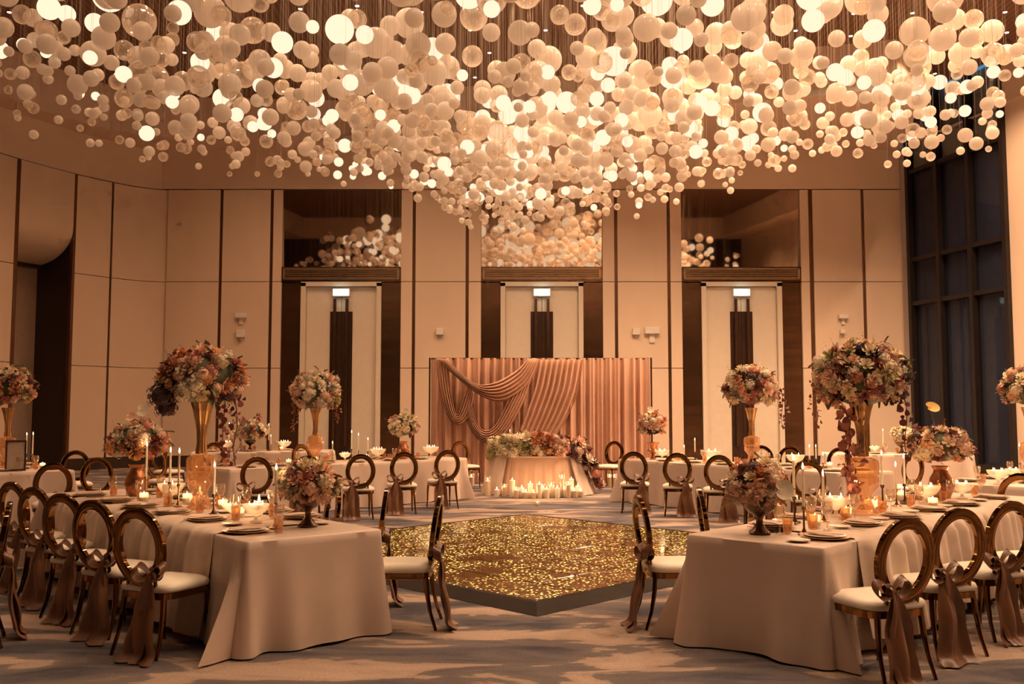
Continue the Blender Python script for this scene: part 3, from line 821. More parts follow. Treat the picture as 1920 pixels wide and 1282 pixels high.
def runner_mesh(L, W, side, seed, t0, t1):
    r = random.Random(seed); ph = [r.uniform(0, 6.28) for _ in range(6)]
    hy = W / 2
    def rip(u):
        x = u * (t1 - t0)
        return math.sin(x * 38 + ph[0] + 2 * math.sin(x * 5 + ph[1])) * 0.5 + math.sin(x * 23 + ph[2] + 1.5 * math.sin(x * 3.3 + ph[3])) * 0.5
    top, drop = W * 0.80, TZ - 0.06
    tot = top + drop
    def fn(u, v):
        d = v * tot
        k = rip(u)
        env = 1 + 0.35 * math.sin(u * 9 + ph[4])
        ends = min(1, u / .05, (1 - u) / .05)
        env *= 0.15 + 0.85 * ends
        if d < top:
            y = -hy + W - top + d
            y = -hy + (W - top) + d
            z = TZ + 0.006 + 0.012 * (1 + k) * min(1, (top - d) / 0.05 + 0.3) * env
            x = t0 + u * (t1 - t0) + 0.05 * math.sin(d * 6 + u * 20)
        else:
            e = d - top; y = hy + 0.014 + ends * (0.03 + 0.032 * (1 + k) * min(1, e / 0.1)) + 0.09 * (e / drop) ** 1.25
            z = TZ + 0.004 - e * (1 - 0.10 * (0.5 + 0.5 * math.sin(u * 14 + ph[5])))
            x = t0 + u * (t1 - t0) + 0.05 * math.sin(top * 6 + u * 20)
        return (x - L / 2, y * side, z)
    return MB().grid(fn, int((t1 - t0) / 0.022), 40)

leg_me = MB().tube([(0, 0, 0), (0, 0, 0.70)], 0.02, 8).mesh('leg', M['holder'])
for k, T in TA.items():
    tb = thing('banquet_table', 'long banquet table hidden under the cloth of the ' + T.name, 'table', (T.c.x, T.c.y, 0), T.ang)
    obj('tabletop', MB().slab((0, 0, 0.735), (T.L - 0.06, T.W - 0.06, 0.03), 0.005).mesh('tabletop', M['wood'], smooth=False), tb)
    for sx in (-1, 1):
        for sy in (-1, 1): obj('leg', leg_me, tb, (sx * (T.L / 2 - 0.25), sy * (T.W / 2 - 0.2), 0.02))
    o = obj('tablecloth', cloth_mesh(T.L, T.W, hash(T.L + T.ang) % 99 + ord(k[1]), {'T1': (1, 1, 1.25, .3), 'T2': (1, 1, 1.1, .75)}.get(k, (.8, .8, .8, .8))).mesh('tablecloth', M['cloth'], angle=60), None, (T.c.x, T.c.y, 0), T.ang)
    tag(o, 'floor-length champagne tablecloth on the ' + T.name, 'tablecloth', 'champagne tablecloths')
    if T.hang:
        o = obj('gauze_runner', runner_mesh(T.L, T.W, T.hang, 5 + T.hang, 0.55, 4.55).mesh('gauze_runner', M['runner'], angle=80), None, (T.c.x, T.c.y, 0), T.ang)
        tag(o, 'crinkled gauze runner draped over the side of the ' + T.name, 'table runner', 'gauze runners')

# ================================================================ CHAIRS
def sup(a, b, n, e):
    out = []
    for i in range(n):
        t = 2 * math.pi * i / n; c, s = math.cos(t), math.sin(t)
        out.append((a * math.copysign(abs(c) ** (2 / e), c), b * math.copysign(abs(s) ** (2 / e), s)))
    return out
def rings_mesh(rings, cap=True):
    n = len(rings[0]); mb = MB()
    vs = [p for r in rings for p in r]
    fs = [(k * n + i, k * n + (i + 1) % n, k * n + n + (i + 1) % n, k * n + n + i) for k in range(len(rings) - 1) for i in range(n)]
    if cap: fs += [tuple(range(n - 1, -1, -1)), tuple(range((len(rings) - 1) * n, len(rings) * n))]
    return mb.add(vs, fs)
def seat_ring(a, b, z, dz=0.0): return [(x, y + 0.01, z + dz * (1 - (x / a) ** 2) * 0) for x, y in sup(a, b, 32, 4.5)]
CM = {}
CM['seat'] = rings_mesh([seat_ring(.205, .21, .42), seat_ring(.232, .232, .425), seat_ring(.238, .238, .445), seat_ring(.230, .230, .468), seat_ring(.19, .19, .486), seat_ring(.11, .11, .495), seat_ring(.02, .02, .497)]).mesh('seat', M['seat'], angle=70)
CM['frame'] = rings_mesh([seat_ring(.215, .215, .375), seat_ring(.226, .226, .378), seat_ring(.228, .228, .42), seat_ring(.2, .2, .423)]).mesh('seat_frame', M['gold'], angle=40)
def legm(pts, r): return MB().tube(pts, r, 8).mesh('leg', M['gold'])
for s in (-1, 1):
    CM['lf%d' % s] = legm([(s * .19, .195, .40), (s * .198, .207, .28), (s * .198, .208, .14), (s * .205, .222, 0.0)], [.021, .017, .013, .011])
    CM['lb%d' % s] = legm([(s * .17, -.185, .42), (s * .178, -.198, .28), (s * .187, -.225, .13), (s * .198, -.268, 0.0)], [.021, .018, .014, .012])
def oval(a_in, a_out, b_in, b_out, cz, th):
    prof = [(0, -1), (0.12, -1.25), (0.88, -1.25), (1, -1), (1, 1), (0.88, 1.25), (0.12, 1.25), (0, 1)]
    vs, fs = [], []; n, m = 56, len(prof)
    for i in range(n):
        t = 2 * math.pi * i / n; c, s = math.cos(t), math.sin(t)
        for w, d in prof:
            a, b = a_in + (a_out - a_in) * w, b_in + (b_out - b_in) * w
            z = cz + b * s
            vs.append((a * c, -0.212 - (z - 0.47) * 0.13 + d * th / 2, z))
    for i in range(n):
        for k in range(m):
            fs.append((i * m + k, ((i + 1) % n) * m + k, ((i + 1) % n) * m + (k + 1) % m, i * m + (k + 1) % m))
    return MB().add(vs, fs)
CM['oval'] = oval(.158, .226, .19, .262, .725, .03).mesh('backrest', M['gold'], angle=30)
pm = MB()
for s in (-1, 1): pm.tube([(s * .13, -.195, .40), (s * .12, -.21, .47), (s * .125, -.222, .55)], .013, 8)
CM['post'] = pm.mesh('back_support', M['gold'])
def bow(side):
    cx, cz, cy = side * .135, .545, -.262
    mb = MB()
    mb.lathe([(.008, -.03), (.026, -.018), (.032, 0), (.026, .018), (.008, .03)], 10, (cx, cy, cz))
    for s, up, ln in ((-1, .25, .135), (1, .45, .12)):
        def fn(u, v, s=s, up=up, ln=ln):
            a = u * 2 * math.pi
            rx, rz = ln * (0.5 - 0.5 * math.cos(a)), 0.058 * math.sin(a) * (0.35 + 0.65 * abs(math.sin(a / 2)))
            w = (v - .5) * (.03 + .05 * (0.5 - 0.5 * math.cos(a)))
            x = s * rx; z = rz + up * rx + w * .45
            return (cx + x, cy - .012 - abs(w) * .2 + w * .75, cz + z)
        mb.grid(fn, 20, 4)
    # band round the oval
    def band(u, v):
        a = u * 2 * math.pi
        return (cx + (v - .5) * .05 + .012 * math.cos(a), -.228 + .036 * math.cos(a) - .0, cz + .05 * math.sin(a) * 1.0 + .01)
    mb.grid(band, 14, 3)
    return mb
def tail(side, dx, dy, w, end, ph, ztop=.55):
    cx, cy = side * .135, -.272
    def fn(u, v):
        z = ztop - v * (ztop - end)
        ww = (.018 + (w - .018) * min(1, v * 2.6)) * (1 + .18 * v)
        x = (u - .5) * ww * 2
        fold_ = .018 * math.sin(u * 7 + ph) * min(1, v * 3) + .012 * math.sin(v * 8 + ph)
        kick = (max(0, v - .9) / .1) ** 2 * .06
        return (cx + dx * v + x + .012 * math.sin(v * 5 + ph), cy - dy * v - fold_ - .015 - kick, z)
    return MB().grid(fn, 10, 20)
for s in (-1, 1):
    CM['bow%d' % s] = bow(s).mesh('sash_bow', M['sash'], angle=70)
    CM['t1%d' % s] = tail(s, -.05 * s, .05, .082, .012, 0.4).mesh('sash_tail', M['sash'], angle=70)
    CM['t2%d' % s] = tail(s, .05 * s, .075, .074, .012, 2.3).mesh('sash_tail', M['sash'], angle=70)
    CM['t3%d' % s] = tail(s, .10 * s, .11, .07, .012, 4.1).mesh('sash_tail', M['sash'], angle=70)

def chair(x, y, face, label, side=1, group=None, sash=True, tails=(1, 2)):
    t = thing('banquet_chair', label, 'chair', (x, y, 0), math.radians(face - 90), group)
    obj('seat', CM['seat'], t); obj('seat_frame', CM['frame'], t); obj('backrest', CM['oval'], t); obj('back_support', CM['post'], t)
    for s in (-1, 1): obj('leg', CM['lf%d' % s], t); obj('leg', CM['lb%d' % s], t)
    if sash:
        obj('sash_bow', CM['bow%d' % side], t)
        for k in tails: obj('sash_tail', CM['t%d%d' % (k, side)], t)
    return t
G = 'gold oval-back chairs'
for i, (x, y, f, tl) in enumerate([(-2.40, 6.67, 66, (1, 2)), (-2.94, 7.25, 63, (1, 3)), (-3.44, 7.81, 66, (1, 2)), (-3.96, 8.43, 62, (1, 3)), (-4.46, 9.03, 60, (1, 2))]):
    chair(x, y, f, '%s oval-back gold chair from the camera on the outer side of the left front table' % ORD[i], 1, G, True, tl)
for i, (x, y, f, tl) in enumerate([(2.30, 6.09, 112, (1, 2)), (2.90, 6.66, 108, (1, 3)), (3.50, 7.17, 112, (1, 2)), (4.10, 7.72, 110, (1, 3)), (4.70, 8.28, 112, (1, 2))]):
    chair(x, y, f, '%s oval-back gold chair from the camera on the outer side of the right front table' % ORD[i], -1, G, True, tl)
for i, (x, y, f) in enumerate([(-0.83, 7.42, 178), (-1.33, 8.02, 186), (-1.86, 8.62, 205)]):
    chair(x, y, f, '%s oval-back gold chair on the dance floor side of the left front table' % ORD[i], 1 if i else -1, G, True, (1, 2))
for i, (x, y, f) in enumerate([(1.25, 7.45, 6), (1.86, 8.10, -4), (2.42, 8.62, -20)]):
    chair(x, y, f, '%s oval-back gold chair on the dance floor side of the right front table' % ORD[i], 1, G, True, (1, 2))
for i, (x, y, f) in enumerate([(-3.68, 13.8, 104), (-3.05, 14.2, 104), (-2.36, 14.7, 106), (-1.78, 15.45, 104), (-1.18, 16.25, 112)]):
    chair(x, y, f, '%s sashed gold chair counting from the near end of the middle left table' % ORD[i], -1, G, True, (1, 2))
for i, (x, y, f) in enumerate([(3.98, 12.9, 76), (3.52, 13.65, 78), (3.12, 14.45, 80), (2.62, 15.15, 80), (2.0, 15.6, 80)]):
    chair(x, y, f, '%s sashed gold chair counting from the near end of the middle right table' % ORD[i], 1, G, True, (1, 2))
for x, y, f, s, lab in [
    (-0.98, 20.55, -55, False, 'gold oval-back chair left of the draped sweetheart table'), (2.08, 20.55, -125, False, 'gold oval-back chair right of the draped sweetheart table'),
    (-3.95, 18.6, -42, False, 'gold oval-back chair behind the tall-vase flowers on the middle left table'),
    (-6.2, 20.05, 95, True, 'oval-back chair in front of the back left table'), (-6.75, 18.8, -20, False, 'oval-back chair between the low bouquet and the tall bouquet of the left front table'),
    (-5.65, 13.2, -50, False, 'gold oval-back chair behind the low bouquet on the left front table'), (-5.9, 16.3, -30, False, 'oval-back chair half hidden by the amber vase on the left front table'),
    (-5.85, 12.2, 115, True, 'oval-back chair at the end of the far-left table'), (-7.1, 15.6, -60, False, 'gold oval-back chair behind the far-left table'),
    (-3.85, 6.75, 205, True, 'gold oval-back chair cut off by the left edge of the picture'),
    (5.05, 17.4, -110, False, 'oval-back chair with a bluish gleam behind the middle right table'), (5.75, 16.9, -120, False, 'oval-back chair behind the pair of tapers on the middle right table'),
    (6.8, 19.2, 95, False, 'oval-back chair in front of the back right table'), (6.05, 14.9, 200, False, 'narrow-looking oval-back chair between the big bouquet and the low copper vase'),
    (5.45, 10.25, 62, True, 'oval-back chair at the end of the far-right table'), (4.72, 17.9, -95, False, 'small oval-back chair behind the tall vase on the middle right table')]:
    chair(x, y, f, lab, 1, G, s)

# ================================================================ BACKDROP AND SWEETHEART TABLE
DY = 21.8
def dxz(px, py, y=DY): p = at_y(px, py, y); return p.x, p.z
x0, zt = dxz(808, 671); x1, _ = dxz(1219, 671)
drape = thing('backdrop_drape', 'dusty rose pleated fabric backdrop with swags behind the sweetheart table', 'drape', ((x0 + x1) / 2, DY, 0))
ox = (x0 + x1) / 2
def pleat(x):
    return 0.055 * math.sin(x * 31 + 2 * math.sin(x * 2.3)) + 0.03 * math.sin(x * 57 + 3 * math.sin(x * 3.1)) + 0.015 * math.sin(x * 13)
def fn(u, v):
    x = x0 + u * (x1 - x0); z = zt * (1 - v) + 0.01 * v
    return (x - ox + 0.01 * math.sin(x * 40 + v * 3) * v, pleat(x) * (0.45 + 0.6 * min(1, v * 3)) + 0.02, z)
obj('pleated_curtain', MB().grid(fn, 520, 8).mesh('pleated_curtain', M['drape'], angle=80), drape)
pol = MB()
for x in (x0 - ox - 0.03, x1 - ox + 0.03): pol.tube([(x, 0.05, 0), (x, 0.05, zt + 0.01)], 0.02, 8); pol.box((x, 0.05, 0.005), (0.4, 0.4, 0.01))
pol.tube([(x0 - ox, 0.05, zt - 0.01), (x1 - ox, 0.05, zt - 0.01)], 0.018, 8)
obj('support_frame', pol.mesh('support_frame', M['holder']), drape)
def cat(ps, t):
    n_ = len(ps) - 1; k = min(int(t * n_), n_ - 1); f = t * n_ - k
    p0, p1, p2, p3 = ps[max(k - 1, 0)], ps[k], ps[k + 1], ps[min(k + 2, n_)]
    return tuple(0.5 * ((2 * p1[i]) + (-p0[i] + p2[i]) * f + (2 * p0[i] - 5 * p1[i] + 4 * p2[i] - p3[i]) * f * f + (-p0[i] + 3 * p1[i] - 3 * p2[i] + p3[i]) * f ** 3) for i in range(2))
def swag(name, up, lo, folds, depth, dep0, ends=0.25):
    U = [dxz(*p) for p in up]; Lw = [dxz(*p) for p in lo]
    def fn(u, v):
        a, b = cat(U, u), cat(Lw, u)
        x, z = a[0] + (b[0] - a[0]) * v, a[1] + (b[1] - a[1]) * v
        e = math.sin(math.pi * u) ** 0.5
        y = -dep0 - depth * (0.3 + e) * (0.35 + 0.65 * math.sin(math.pi * min(1, 0.12 + v * 0.9))) - 0.038 * (ends + e) * math.sin(v * folds * 2 * math.pi + 0.6 * math.sin(u * 5))
        return (x - ox, y, z)
    obj(name, MB().grid(fn, 40, folds * 10).mesh(name, M['drape'], angle=80), drape)
swag('diagonal_fall', [(1012, 674), (1005, 720), (988, 770), (968, 822)], [(1093, 674), (1083, 735), (1062, 785), (1038, 824)], 8, 0.05, 0.06, 0.8)
swag('swag', [(842, 676), (846, 725), (853, 768), (860, 776), (868, 750), (880, 712)], [(818, 674), (826, 735), (843, 785), (864, 796), (882, 778), (890, 735)], 5, 0.10, 0.09)
swag('swag', [(880, 738), (892, 785), (908, 806), (930, 795), (955, 745), (980, 700)], [(868, 752), (880, 800), (907, 829), (943, 818), (978, 762), (1000, 700)], 6, 0.10, 0.10)
swag('swag', [(838, 673), (868, 702), (897, 721), (932, 716), (968, 695), (990, 673)], [(818, 673), (850, 702), (895, 738), (940, 753), (985, 728), (1012, 673)], 6, 0.14, 0.13)

SC = Vector((0.52, 19.35))
sw = thing('sweetheart_table', 'round sweetheart table with a flowing blush tulle skirt', 'table', (SC.x, SC.y, 0))
def skirt(r0, r1, z1, amp, k, ph):
    def f(u, v):
        a = u * 2 * math.pi
        r = r0 + (r1 - r0) * v ** 0.9 + amp * (0.15 + v) * math.sin(a * k + ph + 0.7 * math.sin(a * 3)) + amp * 0.5 * v * math.sin(a * k * 2.3 + 1)
        return (r * math.cos(a), r * math.sin(a), z1 * (1 - v) + 0.008)
    return f
obj('tulle_skirt', MB().grid(skirt(.86, 1.0, .75, .022, 26, 0), 300, 8, True).mesh('tulle_skirt', M['tulle'], angle=80), sw)
def overlay(side):
    def f(u, v):
        a = math.radians(-90 + side * (42 + u * 95))
        r = .90 + .22 * v ** .9 + .02 * (0.3 + v) * math.sin(u * 40) + (0.10 * v * v * (1 - u) if side > 0 else 0)
        return (r * math.cos(a), r * math.sin(a), .765 * (1 - v) + .012)
    return f
for s in (-1, 1):
    obj('tulle_overlay', MB().grid(overlay(s), 60, 8).mesh('tulle_overlay', M['tulle_grey'], angle=80), sw)
obj('round_top', MB().lathe([(0.9, 0.735), (0.91, 0.75), (0.91, 0.765), (0.88, 0.77)], 48).mesh('round_top', M['cloth']), sw)

# ================================================================ FLOWERS
def rose():
    mb = MB()
    for n_, r0, r1, z0, z1, wd, a0, curl in ((3, .06, .20, .35, .98, 1.0, 0, .02), (4, .12, .42, .18, .95, .75, .5, .06), (5, .18, .72, .02, .82, .62, 1.1, .10), (6, .2, 1.0, -.08, .52, .55, .2, .16)):
        for k in range(n_):
            th = a0 + 2 * math.pi * k / n_
            def f(u, v, th=th):
                a = th + (u - .5) * 2 * wd * (0.55 + 0.45 * math.sin(math.pi * min(1, v + .25)))
                e = 1 - (2 * u - 1) ** 2
                r = r0 + (r1 - r0) * v ** .8 * (0.86 + .14 * e) + curl * max(0, v - .6)
                z = z0 + (z1 - z0) * v * (0.8 + .2 * e) - curl * max(0, v - .7) * 2
                return (r * math.cos(a), r * math.sin(a), z)
            mb.grid(f, 3, 3)
    return mb
def hydrangea():
    mb = MB(); rr = random.Random(4)
    for p in ico(1)[0]:
        if p.z < -.35: continue
        q = p.to_track_quat('Z', 'Y') @ Quaternion((0, 0, 1), rr.random() * 6)
        c = p * rr.uniform(.72, .95)
        for k in range(4):
            a = k * math.pi / 2
            vs = [Vector((0, 0, 0)), Vector((.17 * math.cos(a - .6), .17 * math.sin(a - .6), .07)), Vector((.27 * math.cos(a), .27 * math.sin(a), .02)), Vector((.17 * math.cos(a + .6), .17 * math.sin(a + .6), .07))]
            mb.add([c + q @ v for v in vs], [(0, 1, 2, 3)])
    mb.add([v * .68 for v in ico(1)[0]], ico(1)[1])
    return mb
def leaf():
    def f(u, v):
        w = .26 * math.sin(math.pi * min(1, v ** .8)) * (2 * u - 1)
        return (w, v, .12 * abs(2 * u - 1) - .25 * v * v + .05)
    return MB().grid(f, 2, 5)
def sprig():
    mb = MB(); rr = random.Random(9)
    mb.tube([(0, 0, 0), (.03, .05, .5), (-.02, .12, 1.0), (.03, .22, 1.4)], [.018, .014, .011, .006], 4)
    for k in range(11):
        z = .25 + k * .11; a = k * 2.4
        c = Vector((.02, .1 * z, z)); d = Vector((math.cos(a), math.sin(a), .55)).normalized()
        s_ = d.cross(Vector((0, 0, 1))).normalized(); L_ = .24 - .009 * k
        mb.add([c, c + d * L_ * .5 + s_ * L_ * .32, c + d * L_, c + d * L_ * .5 - s_ * L_ * .32], [(0, 1, 2, 3)])
    return mb
def anthurium():
    mb = MB()
    def f(u, v):
        a = u * 2 * math.pi
        r = v * (0.85 + .25 * math.cos(a) - .35 * math.exp(-((a - math.pi) / .35) ** 2))
        return (r * math.cos(a) * .9, r * math.sin(a) * .95, .25 * v * v)
    mb.grid(f, 24, 4, True)
    mb.tube([(-.25, 0, .03), (-.05, 0, .22), (.2, 0, .3)], [.06, .055, .03], 6)
    return mb
def spray():
    """hanging trail of rounded dark leaves"""
    mb = MB(); rr = random.Random(2)
    pts = [(0, 0, 0), (.10, 0, -.25), (.12, .02, -.6), (.05, .03, -1.0), (.1, .02, -1.35)]
    mb.tube(pts, .012, 4)
    for k in range(26):
        z = -.06 - k * .05; x = .1 + rr.uniform(-.16, .16); y_ = rr.uniform(-.12, .12); R_ = rr.uniform(.042, .075)
        q = Quaternion((rr.random(), rr.random(), rr.random(), rr.random())).normalized()
        vs = [Vector((x, y_, z)) + q @ Vector((R_ * math.cos(i * math.pi / 4), R_ * math.sin(i * math.pi / 4), .02 * math.cos(i * math.pi / 2))) for i in range(8)]
        mb.add(vs, [tuple(range(8))])
    return mb
FMB = {'rose': rose(), 'hydrangea': hydrangea(), 'leaf': leaf(), 'sprig': sprig(), 'anthurium': anthurium(), 'hanging_spray': spray()}
FME = {}
def fme(kind, col):
    k = (kind, col)
    if k not in FME: FME[k] = FMB[kind].mesh(kind, M['f_' + col], angle=50)
    return FME[k]
core_me = MB().add(IV2, IF2).mesh('foliage_core', M['f_leaf'], angle=180)
WARMMIX = ['cream'] * 9 + ['ivory'] * 3 + ['blush'] * 5 + ['peach'] * 3 + ['rose'] * 3 + ['burgundy'] * 2 + ['plum'] * 2 + ['ivory'] * 2 + ['rust']
PALE = ['cream'] * 7 + ['ivory'] * 5 + ['blush'] * 3 + ['lime'] * 2 + ['rose'] + ['burgundy']
DARKMIX = ['burgundy'] * 3 + ['rose'] * 4 + ['cream'] * 8 + ['blush'] * 4 + ['plum'] * 2 + ['peach'] * 2 + ['lime'] * 3 + ['ivory'] * 2
PEACHY = ['peach'] * 4 + ['blush'] * 6 + ['cream'] * 4 + ['burgundy'] * 2 + ['plum'] + ['rust']

USED = []
def zt(T, t, v):
    run = T.hang and .5 < t < 4.6 and v * T.hang > -T.W * .30
    return TZ + (.029 if run else .003)
def place(T, t, v, r, force=False):
    """nearest free spot on the table top; None when there is no room"""
    best = None
    for ring in range(0, 14):
        for q in range(8 if ring else 1):
            a = q * math.pi / 4 + ring * .3
            tt, vv = t + ring * .035 * math.cos(a), v + ring * .035 * math.sin(a)
            if not (r < tt < T.L - r and abs(vv) < T.W / 2 - r): continue
            p = T.at(tt, vv)
            if all((p.x - x) ** 2 + (p.y - y) ** 2 > (r + e) ** 2 for x, y, e in USED):
                USED.append((p.x, p.y, r)); return tt, vv, T.at(tt, vv, zt(T, tt, vv))
    if force: p = T.at(t, v, zt(T, t, v)); USED.append((p.x, p.y, r)); return t, v, p
    return None
def bloom(t, c, rx, ry, rz, n, pal, seed, size=0.06, zmin=-0.72, clumps=True):
    r = random.Random(seed)
    obj('foliage_core', core_me, t, c, 0, (rx * .80, ry * .80, rz * .80))
    for i in range(n):
        z = 1 - (i + .5) / n * (1 - zmin)
        a = i * 2.39996 + r.uniform(-.3, .3)
        q = math.sqrt(max(0, 1 - z * z))
        d = Vector((q * math.cos(a), q * math.sin(a), z))
        nn = Vector((d.x / rx, d.y / ry, d.z / rz)).normalized()
        if clumps:   # neighbouring blossoms share a tone, like a real bunch
            h = math.sin(d.x * 4.3 + seed) + math.sin(d.y * 3.7 + seed * 2) + math.sin(d.z * 4.1 + seed * .5)
            col = pal[int((h / 6 + .5) * .65 * len(pal) + r.random() * .35 * len(pal)) % len(pal)] if r.random() < .75 else r.choice(pal)
        else: col = r.choice(pal)
        s = size * r.uniform(.72, 1.3)
        depth = r.uniform(.84, 1.04)
        p = Vector((c[0] + d.x * rx * depth, c[1] + d.y * ry * depth, c[2] + d.z * rz * depth)) - nn * s * .35
        qt = (nn + Vector((r.uniform(-.3, .3), r.uniform(-.3, .3), r.uniform(-.1, .35)))).normalized().to_track_quat('Z', 'Y') @ Quaternion((0, 0, 1), r.random() * 6)
        k = 'rose' if r.random() < .68 else 'hydrangea'
        obj(k, fme(k, col), t, p, quat=qt, scale=s * (1 if k == 'rose' else 1.05))
        if i % 3 == 0:
            col = r.choice(['leaf', 'sage', 'leaf', 'burgundy', 'sage'])
            qt = (nn + Vector((r.uniform(-.9, .9), r.uniform(-.9, .9), r.uniform(-.9, .6)))).normalized().to_track_quat('Y', 'Z')
            obj('leaf', fme('leaf', col), t, p, quat=qt, scale=size * r.uniform(1.3, 1.9))
        if i % 7 == 3:
            col = r.choice(['cream', 'sage', 'lime', 'burgundy'])
            qt = (nn + Vector((r.uniform(-.4, .4), r.uniform(-.4, .4), .3))).normalized().to_track_quat('Z', 'Y')
            obj('sprig', fme('sprig', col), t, p, quat=qt, scale=size * r.uniform(1.1, 1.7))

VM = {
    'trumpet': [('vase', 'gold_vase', [(.02, .46), (.05, .47), (.05, .50), (.04, .56), (.045, .68), (.065, .80), (.095, .90), (.10, .92), (.09, .90), (.03, .62)], .06),
                ('vase_stand', 'amber_vase', [(.115, 0), (.115, .012), (.09, .03), (.065, .10), (.06, .15), (.085, .19), (.118, .23), (.122, .30), (.105, .31), (.125, .33), (.125, .42), (.115, .44), (.06, .46)], .05)],
    'jug': [('vase', 'copper', [(.06, 0), (.075, .01), (.10, .06), (.115, .13), (.10, .20), (.07, .25), (.062, .28), (.085, .315), (.078, .312), (.05, .27)], .0)],
    'compote': [('vase', 'compote', [(.075, 0), (.078, .008), (.05, .03), (.026, .07), (.022, .10), (.035, .125), (.08, .15), (.115, .19), (.13, .235), (.122, .235), (.10, .195), (.03, .15)], .0)],
    'urn': [('vase', 'copper', [(.06, 0), (.062, .01), (.035, .03), (.03, .07), (.06, .10), (.11, .14), (.075, .19), (.085, .25), (.12, .30), (.11, .30), (.06, .22)], .0)],
}
VME = {k: [(nm, MB().lathe(pr, 32, flute=fl, nf=12, cap=(k != 'trumpet' or nm == 'vase')).mesh(nm, M[mt], angle=40)) for nm, mt, pr, fl in v] for k, v in VM.items()}
def centrepiece(T, px, vase, cz, rx, rz, n, pal, seed, label, size=0.06, v=0.0, extra=(), t=None):
    if t is None: t = T.tpx(px, v)
    t, v, P_ = place(T, t, v, .125 if vase != 'compote' else .09, True)
    o = thing('flower_arrangement', label, 'flowers', P_, 0, 'floral centrepieces')
    for nm, me in VME[vase]: obj(nm, me, o)
    bloom(o, (0, 0, cz - TZ), rx, rx * .95, rz, n, pal, seed, size)
    for kind, col, dx, dz, dy, sc, tilt in extra:
        qt = Quaternion((1, 0, 0), tilt) if kind != 'hanging_spray' else Quaternion((0, 0, 1), tilt)
        obj(kind, fme(kind, col), o, (dx, dy, cz - TZ + dz), quat=qt, scale=sc)
        if kind == 'anthurium':
            obj('flower_stem', MB().tube([(0, 0, 0), (dx * .6, dy * .6, dz * .6), (dx, dy, dz)], .004, 5).mesh('flower_stem', M['f_sage']), o, (0, 0, cz - TZ))
    return o
T1, T2, T3, T4, T5, T6, T7, T8 = (TA['T%d' % i] for i in range(1, 9))
centrepiece(T1, 375, 'trumpet', 1.89, .36, .285, 150, WARMMIX, 11, 'big round bouquet on an amber trumpet vase on the left front table', .062,
            extra=[('hanging_spray', 'burgundy', .25, -.15, 0, .45, .3), ('hanging_spray', 'burgundy', .16, -.2, .12, .4, 2), ('hydrangea', 'plum', -.30, -.16, -.16, .13, .6), ('hydrangea', 'plum', -.27, -.26, -.12, .11, .6)])
centrepiece(T2, 1620, 'trumpet', 1.885, .37, .30, 160, DARKMIX, 23, 'biggest bouquet with trailing burgundy sprays on the right front table', .064,
            extra=[('hanging_spray', 'burgundy', -.20, -.2, -.1, .60, 0), ('hanging_spray', 'rose', -.12, -.22, -.12, .58, 1.5), ('hanging_spray', 'burgundy', .32, -.12, -.05, .42, .4), ('hanging_spray', 'rust', -.36, -.02, -.05, .3, 3)])
centrepiece(T1, 255, 'jug', 1.30, .29, .20, 70, WARMMIX, 5, 'low bouquet with a white anthurium in a copper jug on the left front table', .06,
            extra=[('anthurium', 'ivory', .03, .31, 0, .085, 1.2), ('anthurium', 'blush', -.09, .24, 0, .06, .9)])
centrepiece(T2, 1765, 'jug', 1.27, .29, .185, 70, PEACHY, 8, 'low peach bouquet with a yellow anthurium in a copper jug on the right front table', .065,
            extra=[('anthurium', 'yellow', -.08, .36, 0, .085, .75)])
centrepiece(T1, 583, 'compote', 1.085, .215, .165, 62, DARKMIX, 31, 'low bouquet in a dark footed bowl at the near end of the left front table', .06, v=-.18, t=.46)
centrepiece(T2, 1415, 'compote', 1.105, .21, .175, 62, DARKMIX, 44, 'low bouquet with white orchid in footed bowl, near end of right front table', .06, v=.12, t=.33,
            extra=[('anthurium', 'ivory', .10, -.02, -.20, .085, 1.35)])
centrepiece(T3, 590, 'trumpet', 1.95, .42, .36, 95, PALE, 17, 'round cream bouquet on a tall trumpet vase on the middle left table', .085,
            extra=[('hanging_spray', 'rust', -.38, -.1, -.1, .42, 0), ('hanging_spray', 'rust', .36, -.05, -.1, .35, 1)])
centrepiece(T4, 1410, 'trumpet', 2.02, .42, .34, 95, WARMMIX, 27, 'round cream and rust bouquet on a tall trumpet vase on the middle right table', .085,
            extra=[('hanging_spray', 'burgundy', .45, 0, -.1, .5, .5)])
centrepiece(T3, 757, 'jug', 1.36, .27, .22, 42, PALE, 61, 'small cream bouquet in a copper jug just left of the pink drape', .075, extra=[('anthurium', 'ivory', 0, .25, 0, .09, 1.2)])
centrepiece(T4, 1225, 'urn', 1.38, .25, .22, 42, PEACHY, 71, 'small bouquet in a copper urn just right of the sweetheart table', .075, extra=[('anthurium', 'ivory', -.06, .27, 0, .08, 1.2)])
centrepiece(T7, 468, 'compote', 1.2, .40, .24, 55, PALE + ['burgundy'] * 5, 81, 'loose bouquet with burgundy leaves on the back left table', .08,
            extra=[('hanging_spray', 'burgundy', -.35, .45, 0, .45, 0), ('hanging_spray', 'burgundy', .2, .4, 0, .4, 2)])
centrepiece(T5, 12, 'trumpet', 2.0, .38, .33, 100, PALE + PEACHY, 91, 'round bouquet on a tall vase cut by the left edge of the picture', .07)
centrepiece(T6, 1935, 'trumpet', 1.95, .36, .30, 70, DARKMIX, 95, 'dark bouquet on a tall vase cut by the right edge of the picture', .07)
centrepiece(T8, 1690, 'compote', 1.15, .22, .15, 30, PALE, 97, 'small pale bouquet on the back right table', .07)

